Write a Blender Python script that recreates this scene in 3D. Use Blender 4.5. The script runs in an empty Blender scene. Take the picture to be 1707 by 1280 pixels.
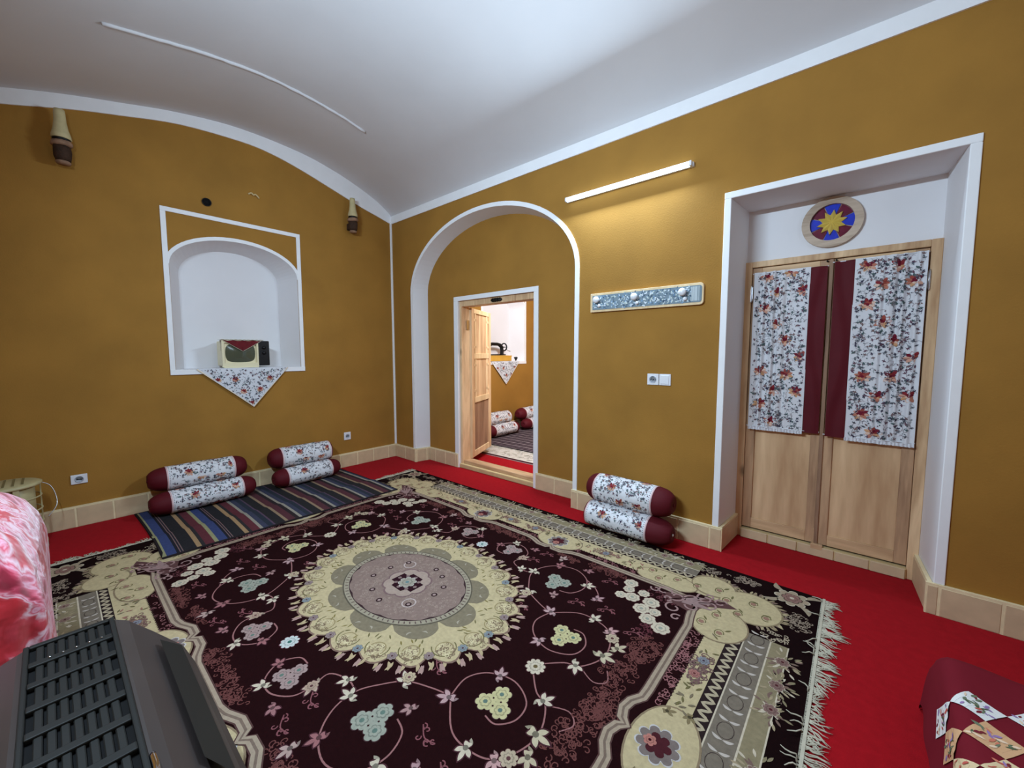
import bpy, bmesh, math, random
from mathutils import Vector, Matrix
from mathutils.geometry import tessellate_polygon
PI = math.pi
S = bpy.context.scene
COL = S.collection
random.seed(7)

# ------------------------------------------------------------------ camera, world, exposure
F = 667.95; PITCH = -0.0776; ROLL = -0.0006; YAW = 0.7132
cam = bpy.data.cameras.new('camera'); co = bpy.data.objects.new('camera', cam); COL.objects.link(co)
fw = Vector((-math.sin(YAW)*math.cos(PITCH), math.cos(YAW)*math.cos(PITCH), math.sin(PITCH)))
rt = fw.cross(Vector((0, 0, 1))).normalized(); up = rt.cross(fw)
r2 = rt*math.cos(ROLL)+up*math.sin(ROLL); u2 = -rt*math.sin(ROLL)+up*math.cos(ROLL)
co.matrix_world = Matrix(((r2.x, u2.x, -fw.x, 5.0665), (r2.y, u2.y, -fw.y, -3.2608), (r2.z, u2.z, -fw.z, 1.5), (0, 0, 0, 1)))
cam.sensor_fit = 'HORIZONTAL'; cam.sensor_width = 36; cam.lens = 36*F/1707; cam.clip_start = .05
S.camera = co
w = bpy.data.worlds.new('world'); S.world = w; w.use_nodes = True
w.node_tree.nodes['Background'].inputs[0].default_value = (.62, .72, .9, 1)
w.node_tree.nodes['Background'].inputs[1].default_value = .05
S.view_settings.view_transform = 'Standard'; S.view_settings.look = 'None'
S.view_settings.gamma = 1; S.view_settings.use_curve_mapping = False
S.view_settings.exposure = 0.32
S.cycles.max_bounces = 12; S.cycles.diffuse_bounces = 8; S.cycles.caustics_reflective = False; S.cycles.caustics_refractive = False
S.cycles.sample_clamp_indirect = 6
TUBE_E = 5.0          # the LED tube on the right wall
TUBE_W = 61.0          # its light, thrown forward from the wall
OPP_W = 102.0           # twin tube on the wall behind the camera
BACK_W = 10.0          # weak fill light added at the end wall behind the camera, no fixture
FAR_W = 150.0           # tube in the next room

LCOL = (.62, .82, 1.0)
def area(name, loc, rot, sx, sy, watt, col):
    l = bpy.data.lights.new(name, 'AREA'); l.shape = 'RECTANGLE'; l.size = sx; l.size_y = sy; l.energy = watt; l.color = col
    o = bpy.data.objects.new(name, l); COL.objects.link(o); o.location = loc; o.rotation_euler = rot; return o
area('tube_lamp_light', (3.495, -.068, 2.900), (math.radians(-63), 0, 0), 1.06, .03, TUBE_W, LCOL)
area('opposite_tube_light', (3.3, -3.66, 2.85), (math.radians(68), 0, 0), 1.06, .03, OPP_W, LCOL)
area('end_wall_fill_light', (6.93, -1.85, 2.75), (0, math.radians(90), 0), .5, 1.2, BACK_W, LCOL)  # added fill, not a lamp of the room
area('next_room_light', (2.4, .62, 2.9), (math.radians(70), 0, 0), 1.1, .06, FAR_W, (.9, .95, 1))

# ------------------------------------------------------------------ helpers
def s2l(c):
    return tuple((v/255/12.92 if v/255 <= .04045 else ((v/255+.055)/1.055)**2.4) for v in c)
def gain(c, g): return tuple(min(.95, v*g) for v in c)
def setp(o, label=None, cat=None, group=None, kind=None):
    if label: o['label'] = label
    if cat: o['category'] = cat
    if group: o['group'] = group
    if kind: o['kind'] = kind
    return o
def thing(name, label, cat, loc=(0, 0, 0), rz=0, group=None, kind=None):
    o = bpy.data.objects.new(name, None); COL.objects.link(o); o.location = loc; o.rotation_euler = (0, 0, rz)
    o.empty_display_size = .1
    return setp(o, label, cat, group, kind)
class MB:
    def __init__(s): s.v = []; s.f = []; s.c = []; s.m = []; s.sm = []; s.col = None; s.mi = 0; s.smooth = False
    def add(s, vs, fs):
        b = len(s.v); s.v += [tuple(p) for p in vs]
        for f in fs:
            s.f.append(tuple(b+i for i in f)); s.c.append(s.col); s.m.append(s.mi); s.sm.append(s.smooth)
    def box(s, x0, x1, y0, y1, z0, z1):
        s.add([(x0, y0, z0), (x1, y0, z0), (x1, y1, z0), (x0, y1, z0), (x0, y0, z1), (x1, y0, z1), (x1, y1, z1), (x0, y1, z1)],
              [(0, 3, 2, 1), (4, 5, 6, 7), (0, 1, 5, 4), (1, 2, 6, 5), (2, 3, 7, 6), (3, 0, 4, 7)])
        return s
    def quad(s, *p): s.add(p, [tuple(range(len(p)))]); return s
    def lathe(s, prof, n=24, M=None, closed=False):
        M = M or Matrix(); vs = []; fs = []; sm = s.smooth; s.smooth = True
        for r, z in prof:
            for k in range(n):
                a = 2*PI*k/n; vs.append(M @ Vector((r*math.cos(a), r*math.sin(a), z)))
        for i in range(len(prof)-1):
            for k in range(n):
                k2 = (k+1) % n; fs.append((i*n+k, i*n+k2, (i+1)*n+k2, (i+1)*n+k))
        fs.append(tuple(range(n-1, -1, -1))); fs.append(tuple((len(prof)-1)*n+k for k in range(n)))
        s.add(vs, fs); s.smooth = sm; return s
    def tube(s, pts, r, n=8, closed=False, caps=True):
        pts = [Vector(p) for p in pts]; N = len(pts); vs = []; fs = []; sm = s.smooth; s.smooth = True
        ref = None
        for i, p in enumerate(pts):
            a = pts[(i-1) % N] if (i > 0 or closed) else p; b = pts[(i+1) % N] if (i < N-1 or closed) else p
            t = (b-a).normalized()
            if ref is None: ref = Vector((0, 0, 1)) if abs(t.z) < .9 else Vector((1, 0, 0))
            x = (ref-t*ref.dot(t)).normalized(); ref = x; y = t.cross(x)
            rr = r[i] if isinstance(r, (list, tuple)) else r
            for k in range(n):
                q = 2*PI*k/n; vs.append(p+x*math.cos(q)*rr+y*math.sin(q)*rr)
        for i in range(N if closed else N-1):
            for k in range(n):
                k2 = (k+1) % n; j = (i+1) % N; fs.append((i*n+k, i*n+k2, j*n+k2, j*n+k))
        if caps and not closed: fs += [tuple(range(n-1, -1, -1)), tuple((N-1)*n+k for k in range(n))]
        s.add(vs, fs); s.smooth = sm; return s
    def grid(s, fn, nu, nv, closed_u=False):
        vs = [fn(i/nu, j/nv) for j in range(nv+1) for i in range(nu+1)]; W = nu+1
        sm = s.smooth; s.smooth = True
        s.add(vs, [(j*W+i, j*W+i+1, (j+1)*W+i+1, (j+1)*W+i) for j in range(nv) for i in range(nu)]); s.smooth = sm; return s
    def ngon(s, pts3, pts2=None):
        # concave planar polygon
        pts2 = pts2 or pts3
        tris = tessellate_polygon([[Vector((p[0], p[1], 0)) for p in pts2]])
        s.add(pts3, tris); return s
    def holed(s, outer, holes, to3):
        loops = [[Vector((a, b, 0)) for a, b in outer]]+[[Vector((a, b, 0)) for a, b in h] for h in holes]
        flat = [p for l in loops for p in l]
        s.add([to3(p.x, p.y) for p in flat], tessellate_polygon(loops)); return s
def ob(name, mb, mat, parent=None, world=False, bevel=0, seg=2, **kw):
    me = bpy.data.meshes.new(name)
    off = Vector((0, 0, 0))
    if world and parent is not None:
        p = parent
        while p is not None: off += Vector(p.location); p = p.parent
    me.from_pydata([tuple(Vector(v)-off) for v in mb.v], [], mb.f)
    mats = mat if isinstance(mat, (list, tuple)) else [mat]
    for m in mats: me.materials.append(m)
    me.polygons.foreach_set('material_index', mb.m)
    me.polygons.foreach_set('use_smooth', mb.sm)
    if any(c is not None for c in mb.c):
        at = me.color_attributes.new('Col', 'FLOAT_COLOR', 'CORNER'); data = []
        for f, c in zip(mb.f, mb.c):
            c = c or (1, 1, 1); data += [c[0], c[1], c[2], 1.0]*len(f)
        at.data.foreach_set('color', data)
    me.update()
    o = bpy.data.objects.new(name, me); COL.objects.link(o)
    if parent is not None: o.parent = parent
    if bevel:
        b = o.modifiers.new('bevel', 'BEVEL'); b.width = bevel; b.segments = seg; b.limit_method = 'ANGLE'
    return setp(o, **kw)
def fixn(o):
    bm = bmesh.new(); bm.from_mesh(o.data); bmesh.ops.recalc_face_normals(bm, faces=bm.faces); bm.to_mesh(o.data); bm.free(); return o
def copy_tree(o, parent=None):
    c = o.copy(); COL.objects.link(c)
    if parent is not None: c.parent = parent
    for ch in list(o.children): copy_tree(ch, c)
    return c

# ------------------------------------------------------------------ materials
def mat(name, col, rough=.6, metal=0, spec=.3, var=0, vscale=8, bump=0, bscale=60, bdist=.002, attr=False, emit=None, dirt=None, coat=0, sheen=0):
    m = bpy.data.materials.new(name); m.use_nodes = True; nt = m.node_tree; b = nt.nodes['Principled BSDF']; L = nt.links
    b.inputs['Roughness'].default_value = rough; b.inputs['Metallic'].default_value = metal
    b.inputs['Specular IOR Level'].default_value = spec; b.inputs['Coat Weight'].default_value = coat
    if sheen: b.inputs['Sheen Weight'].default_value = sheen
    src = None
    tc = nt.nodes.new('ShaderNodeTexCoord')
    if attr:
        a = nt.nodes.new('ShaderNodeAttribute'); a.attribute_name = 'Col'; src = a.outputs['Color']
    else:
        rgb = nt.nodes.new('ShaderNodeRGB'); rgb.outputs[0].default_value = (*col, 1); src = rgb.outputs[0]
    if var:
        n = nt.nodes.new('ShaderNodeTexNoise'); n.inputs['Scale'].default_value = vscale; n.inputs['Detail'].default_value = 6
        L.new(tc.outputs['Object'], n.inputs['Vector'])
        mr = nt.nodes.new('ShaderNodeMapRange'); mr.inputs[1].default_value = .3; mr.inputs[2].default_value = .7
        mr.inputs[3].default_value = 1-var; mr.inputs[4].default_value = 1+var
        L.new(n.outputs['Fac'], mr.inputs[0])
        mx = nt.nodes.new('ShaderNodeVectorMath'); mx.operation = 'SCALE'; L.new(src, mx.inputs[0]); L.new(mr.outputs[0], mx.inputs['Scale']); src = mx.outputs[0]
    L.new(src, b.inputs['Base Color'])
    if bump:
        n = nt.nodes.new('ShaderNodeTexNoise'); n.inputs['Scale'].default_value = bscale; n.inputs['Detail'].default_value = 5
        L.new(tc.outputs['Object'], n.inputs['Vector'])
        bp = nt.nodes.new('ShaderNodeBump'); bp.inputs['Strength'].default_value = bump; bp.inputs['Distance'].default_value = bdist
        L.new(n.outputs['Fac'], bp.inputs['Height']); L.new(bp.outputs[0], b.inputs['Normal'])
    if emit:
        b.inputs['Emission Color'].default_value = (*emit[:3], 1); b.inputs['Emission Strength'].default_value = emit[3]
    return m
def wood(name, c1, c2, axis='Z', scale=6, rough=.55, knots=True, seed=0):
    m = bpy.data.materials.new(name); m.use_nodes = True; nt = m.node_tree; b = nt.nodes['Principled BSDF']; L = nt.links
    b.inputs['Roughness'].default_value = rough; b.inputs['Specular IOR Level'].default_value = .3
    tc = nt.nodes.new('ShaderNodeTexCoord'); mp = nt.nodes.new('ShaderNodeMapping')
    sc = {'X': (.12, 1, 1), 'Y': (1, .12, 1), 'Z': (1, 1, .12)}[axis]
    mp.inputs['Scale'].default_value = sc; mp.inputs['Location'].default_value = (seed, seed*.7, 0); L.new(tc.outputs['Object'], mp.inputs[0])
    n = nt.nodes.new('ShaderNodeTexNoise'); n.inputs['Scale'].default_value = scale; n.inputs['Detail'].default_value = 3; n.inputs['Distortion'].default_value = 1.4
    L.new(mp.outputs[0], n.inputs['Vector'])
    w_ = nt.nodes.new('ShaderNodeTexNoise'); w_.inputs['Scale'].default_value = scale*9; w_.inputs['Detail'].default_value = 4
    L.new(mp.outputs[0], w_.inputs['Vector'])
    ad = nt.nodes.new('ShaderNodeMath'); ad.operation = 'MULTIPLY_ADD'; ad.inputs[1].default_value = .35; L.new(w_.outputs['Fac'], ad.inputs[0]); L.new(n.outputs['Fac'], ad.inputs[2])
    cr = nt.nodes.new('ShaderNodeValToRGB'); cr.color_ramp.elements[0].position = .42; cr.color_ramp.elements[0].color = (*c2, 1)
    cr.color_ramp.elements[1].position = .82; cr.color_ramp.elements[1].color = (*c1, 1)
    L.new(ad.outputs[0], cr.inputs[0]); src = cr.outputs[0]
    if knots:
        v = nt.nodes.new('ShaderNodeTexVoronoi'); v.inputs['Scale'].default_value = 3.2; v.inputs['Randomness'].default_value = 1
        mk = nt.nodes.new('ShaderNodeMapping'); mk.inputs['Scale'].default_value = {'X': (.5, 1, 1), 'Y': (1, .5, 1), 'Z': (1, 1, .5)}[axis]; L.new(tc.outputs['Object'], mk.inputs[0]); L.new(mk.outputs[0], v.inputs['Vector'])
        mr = nt.nodes.new('ShaderNodeMapRange'); mr.inputs[1].default_value = .03; mr.inputs[2].default_value = .10; mr.inputs[3].default_value = .4; mr.inputs[4].default_value = 1
        L.new(v.outputs['Distance'], mr.inputs[0])
        mx = nt.nodes.new('ShaderNodeVectorMath'); mx.operation = 'SCALE'; L.new(src, mx.inputs[0]); L.new(mr.outputs[0], mx.inputs['Scale']); src = mx.outputs[0]
    L.new(src, b.inputs['Base Color'])
    return m
M = {}
M['mustard'] = mat('mustard_plaster', s2l((157, 113, 48)), .82, spec=.25, var=.10, vscale=2.2, bump=.35, bscale=90, bdist=.003)
M['white'] = mat('white_plaster', s2l((226, 224, 226)), .75, spec=.3, var=.02, vscale=3, bump=.15, bscale=40, bdist=.002)
M['ceil'] = mat('ceiling_plaster', s2l((208, 206, 208)), .7, spec=.3, var=.035, vscale=1.3, bump=.25, bscale=9, bdist=.004)
M['trim'] = mat('gypsum_trim', s2l((238, 238, 240)), .6, spec=.3, var=.02, vscale=9, bump=.1, bscale=60)
M['carpet'] = mat('red_carpet', s2l((158, 18, 27)), .95, spec=.03, var=.08, vscale=26, bump=.6, bscale=420, bdist=.003, sheen=.02)
M['tile'] = mat('beige_stone_tile', s2l((206, 182, 146)), .45, spec=.45, var=.07, vscale=14, bump=.08, bscale=50)
M['grout'] = mat('tile_grout', s2l((232, 214, 172)), .9, var=.06, vscale=30, bump=.3, bscale=120)
M['pile'] = mat('rug_pile', (1, 1, 1), .95, spec=.05, var=.10, vscale=55, bump=.5, bscale=380, bdist=.002, attr=True)
M['print'] = mat('printed_cotton', (1, 1, 1), .85, spec=.1, var=.03, vscale=20, bump=.15, bscale=500, bdist=.001, attr=True)
M['burg'] = mat('burgundy_satin', s2l((84, 15, 25)), .68, spec=.2, var=.08, vscale=6, bump=.15, bscale=25, bdist=.004)
M['fringe'] = mat('cotton_fringe', s2l((186, 178, 158)), .9, var=.08, vscale=20)
M['plastic'] = mat('white_plastic', s2l((228, 230, 236)), .35, spec=.5)
M['plasticd'] = mat('shaded_plastic', s2l((178, 184, 196)), .4, spec=.5)
M['metal'] = mat('steel', s2l((200, 200, 205)), .3, metal=1)
M['black'] = mat('black_iron', s2l((15, 14, 16)), .45, spec=.3, var=.1, vscale=30)
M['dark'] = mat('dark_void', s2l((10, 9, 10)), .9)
M['wood'] = wood('plane_wood', s2l((228, 194, 152)), s2l((168, 128, 92)), 'Z', 5)
M['woodp'] = wood('veneer_panel', s2l((228, 192, 150)), s2l((180, 140, 102)), 'Z', 3, seed=3)
M['woodh'] = wood('plane_wood_rail', s2l((220, 184, 142)), s2l((164, 124, 90)), 'X', 5, knots=False)
M['woodd'] = wood('dark_plane_wood', s2l((164, 130, 104)), s2l((112, 82, 62)), 'Z', 6)
M['woods'] = wood('stile_wood', s2l((196, 158, 122)), s2l((132, 98, 74)), 'Z', 6, seed=5)
M['woodl'] = wood('light_pine', s2l((232, 206, 164)), s2l((206, 174, 128)), 'Z', 6, knots=False)
M['tube'] = mat('led_diffuser', (1, 1, 1), .4, emit=(*LCOL, TUBE_E))
M['cream_enamel'] = mat('cream_enamel', s2l((182, 170, 128)), .4, spec=.5, var=.08, vscale=12)
M['cream_plastic'] = mat('cream_plastic', s2l((226, 216, 180)), .4, spec=.5)
M['sand'] = mat('sand_plaster', s2l((204, 180, 132)), .85, var=.08, vscale=14, bump=.3, bscale=50)

# ------------------------------------------------------------------ flat painting with real thin pile/print layers
class Paint:
    def __init__(s, mapf, step=.0005):
        s.mb = MB(); s.map = mapf; s.step = step; s.T = (1, 1); s.g = 1.0; s.k = 0; s.w = (1, 1, 1)
    def _t(s, pts):
        sx, sy = s.T; q = [(x*sx, y*sy) for x, y in pts]
        return q[::-1] if sx*sy < 0 else q
    def poly(s, pts, col, lev, concave=False):
        q = s._t(pts); a = sum(q[i-1][0]*q[i][1]-q[i][0]*q[i-1][1] for i in range(len(q)))
        if a < 0: q = q[::-1]
        s.mb.col = tuple(a_*b_ for a_, b_ in zip(gain(s2l(col), s.g), s.w))
        s.k = (s.k+1) % 12; lev = lev+.07*s.k
        p3 = [s.map(x, y, lev*s.step) for x, y in q]
        if concave: s.mb.ngon(p3, q)
        else: s.mb.add(p3, [tuple(range(len(q)))])
    def rect(s, x0, x1, y0, y1, col, lev): s.poly([(x0, y0), (x1, y0), (x1, y1), (x0, y1)], col, lev)
    def stroke(s, pts, wd, col, lev, closed=False):
        N = len(pts); L = []; R = []
        for i, p in enumerate(pts):
            a = pts[(i-1) % N] if (i > 0 or closed) else p; b = pts[(i+1) % N] if (i < N-1 or closed) else p
            dx, dy = b[0]-a[0], b[1]-a[1]; l = math.hypot(dx, dy) or 1; nx, ny = -dy/l*wd/2, dx/l*wd/2
            L.append((p[0]+nx, p[1]+ny)); R.append((p[0]-nx, p[1]-ny))
        for i in range(N if closed else N-1):
            j = (i+1) % N; s.poly([R[i], R[j], L[j], L[i]], col, lev)
    def disk(s, x, y, r, col, lev, n=10, ry=None, rot=0):
        ry = ry or r; c, d = math.cos(rot), math.sin(rot)
        s.poly([(x+r*math.cos(a)*c-ry*math.sin(a)*d, y+r*math.cos(a)*d+ry*math.sin(a)*c) for a in [2*PI*k/n for k in range(n)]], col, lev)
    def rosette(s, x, y, r, n, col, lev, out=None, mid=None, rot=0, depth=.24):
        def sh(rr, m=6): return [(x+rr*(1-depth+depth*abs(math.cos(n*a/2))**.6)*math.cos(a+rot), y+rr*(1-depth+depth*abs(math.cos(n*a/2))**.6)*math.sin(a+rot)) for a in [2*PI*k/(n*m) for k in range(n*m)]]
        if out: s.poly(sh(r*1.08), out, lev, True)
        s.poly(sh(r), col, lev+1, True)
        if mid:
            s.poly(sh(r*.62), tuple(int(c*.82) for c in col), lev+2, True)
            s.poly(sh(r*.5), col, lev+3, True); s.disk(x, y, r*.24, mid, lev+4, 7)
    def leaf(s, x, y, ang, l, wd, col, lev, bend=0):
        pts = []; n = 6
        for side in (1, -1):
            rng = range(n+1) if side == 1 else range(n-1, 0, -1)
            for i in rng:
                t = i/n; u = l*t; v = side*wd/2*math.sin(PI*t)**.8+bend*l*math.sin(PI*t)
                pts.append((x+u*math.cos(ang)-v*math.sin(ang), y+u*math.sin(ang)+v*math.cos(ang)))
        s.poly(pts, col, lev, True)
    def lily(s, x, y, ang, sz, col, lev, out=None):
        for da, l in ((-.9, .9), (0, 1.15), (.9, .9), (2.6, .6), (-2.6, .6)):
            if out: s.leaf(x, y, ang+da, sz*l*1.15, sz*.62, out, lev, .05*da)
            s.leaf(x, y, ang+da, sz*l, sz*.42, col, lev+1, .05*da)
        s.disk(x, y, sz*.24, tuple(int(c*.6) for c in col), lev+2, 7)
    def arc(s, x, y, r, a0, a1, wd, col, lev, n=14, ry=None, grow=1.0):
        ry = ry or r; pts = []
        for i in range(n+1):
            t = i/n; a = a0+(a1-a0)*t; k = 1+(grow-1)*t; pts.append((x+r*k*math.cos(a), y+ry*k*math.sin(a)))
        s.stroke(pts, wd, col, lev); return pts
    def curl(s, x, y, ang, sz, col, lev, wd=.004):
        pts = []
        for i in range(9):
            t = i/8; a = ang+t*5.2; r = sz*(1-t*.75); pts.append((x+r*math.cos(a)-sz*math.cos(ang), y+r*math.sin(a)-sz*math.sin(ang)))
        s.stroke(pts, wd, col, lev)
    def bush(s, x, y, rx, ry, n, col, lev, rnd, wd=.0045, sz=.016):
        for _ in range(n):
            a = rnd.random()*2*PI; q = math.sqrt(rnd.random()); s.curl(x+rx*q*math.cos(a), y+ry*q*math.sin(a), rnd.random()*6.28, sz*(.6+rnd.random()*.7), col, lev, wd)
def smooth(pts, n=6, closed=False):
    out = []; N = len(pts)
    for i in range(N if closed else N-1):
        p0 = pts[(i-1) % N] if (i > 0 or closed) else pts[0]; p1 = pts[i]; p2 = pts[(i+1) % N]; p3 = pts[(i+2) % N] if (i < N-2 or closed) else pts[-1]
        for k in range(n):
            t = k/n
            out.append(tuple(.5*((2*p1[d])+(-p0[d]+p2[d])*t+(2*p0[d]-5*p1[d]+4*p2[d]-p3[d])*t*t+(-p0[d]+3*p1[d]-3*p2[d]+p3[d])*t**3) for d in range(len(p1))))
    if not closed: out.append(tuple(pts[-1]))
    return out
def floral(P, w_, h_, rnd, lev=1, cell=.13, big=.034, marks=1.0, inside=None, pale=False):
    """rose and sprig cotton print over [0,w]x[0,h]"""
    ins = inside or (lambda x, y: True)
    def ok(x, y, m=.008): return m < x < w_-m and m < y < h_-m and ins(x, y)
    def lf(x, y, a, l, *r):
        if ok(x, y, .004) and ok(x+l*math.cos(a), y+l*math.sin(a), .004): P.leaf(x, y, a, l, *r)
    reds = [(132, 46, 50), (152, 74, 64), (112, 32, 48)]; peach = [(206, 158, 138), (218, 186, 168), (182, 118, 98), (196, 150, 112)]
    darks = [(84, 86, 94), (104, 76, 90), (78, 98, 98), (122, 100, 100), (66, 62, 80), (110, 116, 122)]
    j = 0; y = cell*.4
    while y < h_:
        x = cell*(.5 if j % 2 else 1.05)
        while x < w_+cell*.3:
            cx, cy = x+rnd.uniform(-.012, .012), y+rnd.uniform(-.012, .012)
            if (j+int(x/cell)) % 3 != 2:
                rt0 = rnd.random()
                for k in range(9):
                    a = 2*PI*(k+rt0)/9; px, py = cx+big*.25*math.cos(a), cy+big*.2*math.sin(a)
                    if ok(px+big*.86*math.cos(a), py+big*.86*math.sin(a), .006): lf(px, py, a, big*rnd.uniform(.62, .85), big*.42, rnd.choice(reds if math.sin(a) > .45 else peach), lev)
                for k in range(6):
                    a = 2*PI*(k+rt0)/6; px, py = cx+big*.06*math.cos(a), cy+big*.06*math.sin(a)
                    if ok(px+big*.5*math.cos(a), py+big*.5*math.sin(a), .010): lf(px, py, a, big*.46, big*.34, rnd.choice(reds if math.sin(a) > -.3 else peach), lev+1)
                for k in range(5):
                    a = rnd.random()*6.28; px, py = cx+big*1.05*math.cos(a), cy+big*.95*math.sin(a)
                    if ok(px+big*.5*math.cos(a), py+big*.5*math.sin(a), .010): lf(px, py, a+rnd.uniform(-.5, .5), big*.5, big*.2, rnd.choice(darks), lev)
                if ok(cx, cy, .014): P.disk(cx, cy, big*.20, reds[2], lev+2, 7)
            x += cell
        y += cell*.82; j += 1
    n = int(w_*h_*1500*marks)
    for _ in range(n):
        px, py = rnd.uniform(0, w_), rnd.uniform(0, h_); c = rnd.choice(darks); a = rnd.random()*6.28
        if not ok(px, py, .014): continue
        k = rnd.random()
        if k < .45:
            for d in (-1.0, 0, 1.0): lf(px, py, a+d, .0135, .0065, c, lev+1)
            P.stroke([(px, py), (px-.009*math.cos(a+.4), py-.009*math.sin(a+.4)), (px-.013*math.cos(a), py-.013*math.sin(a))], .0016, c, lev+1)
        elif k < .75:
            pts = [(px+.014*t*math.cos(a)+.005*math.sin(t*3), py+.014*t*math.sin(a)+.005*math.cos(t*3)) for t in (-1, -.5, 0, .5, 1)]
            P.stroke(pts, .0018, c, lev+1)
        else: P.disk(px, py, .0045, c, lev+1, 6)

# ------------------------------------------------------------------ profiles of room
H = 3.293; HB = .181; YC = -3.75; XE = 7.0
lowp = smooth([(0, 3.293), (-.2, 3.347), (-.459, 3.413), (-.775, 3.511), (-1.199, 3.639), (-1.512, 3.708), (-1.797, 3.727), (-2.295, 3.693), (-2.716, 3.597), (-3.007, 3.521), (-3.204, 3.458), (-3.385, 3.40), (YC, 3.30)], 4)
upp = smooth([(0, 3.388), (-.03, 3.425), (-.104, 3.478), (-.25, 3.56), (-.451, 3.644), (-.767, 3.746), (-1.191, 3.83), (-1.791, 3.857), (-2.289, 3.80), (-2.71, 3.706), (-3.068, 3.617), (-3.378, 3.521), (-3.55, 3.46), (-3.64, 3.42), (YC, 3.388)], 5)
def ellarc(cx, a, cz, b, n=28, a0=0, a1=PI):
    return [(cx+a*math.cos(a0+(a1-a0)*k/n), cz+b*math.sin(a0+(a1-a0)*k/n)) for k in range(n+1)]
def arch_outline(x0, x1, z0, zs, b, n=28):
    cx = (x0+x1)/2; a = (x1-x0)/2
    return [(x1, z0)]+ellarc(cx, a, zs, b, n)+[(x0, z0)]      # right foot, over, left foot

# ------------------------------------------------------------------ floor
f = MB(); f.add([(-.6, YC-.1, 0), (XE, YC-.1, 0), (XE, .9, 0), (-.6, .9, 0)], [(0, 1, 2, 3)]); f.add([(-.6, .9, 0), (XE, .9, 0), (XE, 4.4, 0), (-.6, 4.4, 0)], [(0, 1, 2, 3)])
ob('floor', f, M['carpet'], label='red fitted carpet covering the whole floor', kind='structure')

# ------------------------------------------------------------------ ceiling vault
c = MB(); c.smooth = True
n = len(upp); NX = 24
c.grid(lambda u, v: (-.25+u*(XE+.25), *upp[min(n-1, int(round(v*(n-1))))]), NX, n-1)
ob('ceiling', c, M['ceil'], label='white plastered barrel vault over the room', kind='structure')
# light ridge of plaster across the vault
def vz(y):
    for a, b in zip(upp, upp[1:]):
        if b[0] <= y <= a[0]: return a[1]+(b[1]-a[1])*((y-a[0])/((b[0]-a[0]) or 1))
    return 3.4
r = MB(); rnd = random.Random(3); pts = []
for i in range(41):
    t = i/40; y = -2.90+t*1.93; pts.append((1.20-.14*t+rnd.uniform(-.003, .003), y, vz(y)-.004))
r.tube(pts, [.011+.004*rnd.random() for _ in pts], 8)
ob('cable_cover', r, M['ceil'], label='thin off-white cable cover running across the vaulted ceiling', cat='cable cover')

# ------------------------------------------------------------------ niche builder (in a wall x = const), used twice
def niche(yl, yr, zn, zb, wallx, dy, idx, trimmat):
    """dy shifts the same niche along y"""
    pass
NY0, NY1, NZ0, NZ1 = -2.49, -1.235, 1.285, 2.89
def niche_holes(dy): return arch_outline(NY0+.045+dy, NY1-.045+dy, 1.335, 2.36, .31)[::1]
def niche_parts(dy, tn):
    cy = (NY0+NY1)/2+dy; o = arch_outline(NY0+.045+dy, NY1-.045+dy, 1.335, 2.36, .31)
    inn = arch_outline(NY0+.165+dy, NY1-.15+dy, 1.335, 2.33, .285)
    m = MB(); m.smooth = False; N = len(o)
    for i in range(N):
        j = (i+1) % N
        a, b, c_, d = o[i], o[j], inn[j], inn[i]
        m.smooth = 1 < i < N-3
        m.add([(0, *a), (0, *b), (-.32, *c_), (-.32, *d)], [(0, 1, 2, 3)])
    m.smooth = False
    m.ngon([(-.32, a, b) for a, b in inn], inn)
    ob('wall_niche', m, M['white'], label='white plastered arched niche recess', kind='structure')
    # trims
    T = MB(); y0, y1 = NY0+dy, NY1+dy; wd = .042; px = .010
    T.box(-.002, px, y0, y0+wd, NZ0+.05, NZ1-wd); T.box(-.002, px, y1-wd, y1, NZ0+.05, NZ1-wd); T.box(-.002, px, y0, y1, NZ1-wd, NZ1); T.box(-.002, px+.006, y0, y1, NZ0, NZ0+.05)
    ob('trim_%d' % tn, T, M['trim'], bevel=.003, label='white rectangular plaster frame around niche', kind='structure')
    px = .008; A = MB(); A.smooth = False; oo = ellarc(cy, (y1-y0)/2-.042+.03, 2.36, .31+.036, 28); ii = ellarc(cy, (y1-y0)/2-.045, 2.36, .31, 28)
    for i in range(28):
        A.add([(px, *oo[i]), (px, *oo[i+1]), (px, *ii[i+1]), (px, *ii[i])], [(0, 1, 2, 3)])
        A.add([(px, *oo[i]), (px, *oo[i+1]), (-.002, *oo[i+1]), (-.002, *oo[i])], [(0, 1, 2, 3)])
        A.add([(px, *ii[i]), (px, *ii[i+1]), (-.004, *ii[i+1]), (-.004, *ii[i])], [(0, 1, 2, 3)])
    ob('trim_%d' % (tn+1), A, M['trim'], label='white plaster arch moulding over niche', kind='structure')
    return o

# wall A (far wall with niche), x = 0
holeA = arch_outline(NY0+.045, NY1-.045, 1.335, 2.36, .31)
wA = MB(); wA.holed([(0, 0), (YC, 0)]+[(y, z) for y, z in lowp[::-1]], [holeA], lambda a, b: (0, a, b))
ob('wall_back', wA, M['mustard'], label='mustard plastered end wall with arched niche', kind='structure')
b = MB()
for i in range(len(lowp)-1):
    ya, za = lowp[i]; yb, zb = lowp[i+1]
    b.add([(.012, ya, za), (.012, yb, zb), (.012, yb, vz(max(YC, yb))+.03), (.012, ya, vz(ya)+.03)], [(0, 1, 2, 3)])
    b.add([(.012, ya, za), (.012, yb, zb), (-.01, yb, zb), (-.01, ya, za)], [(0, 1, 2, 3)])
ob('trim_1', b, M['trim'], label='white plaster band following the vault on the end wall', kind='structure')
niche_parts(0, 2)
b = MB(); b.box(-.01, .022, -.022, .01, HB, H+.03)
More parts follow.
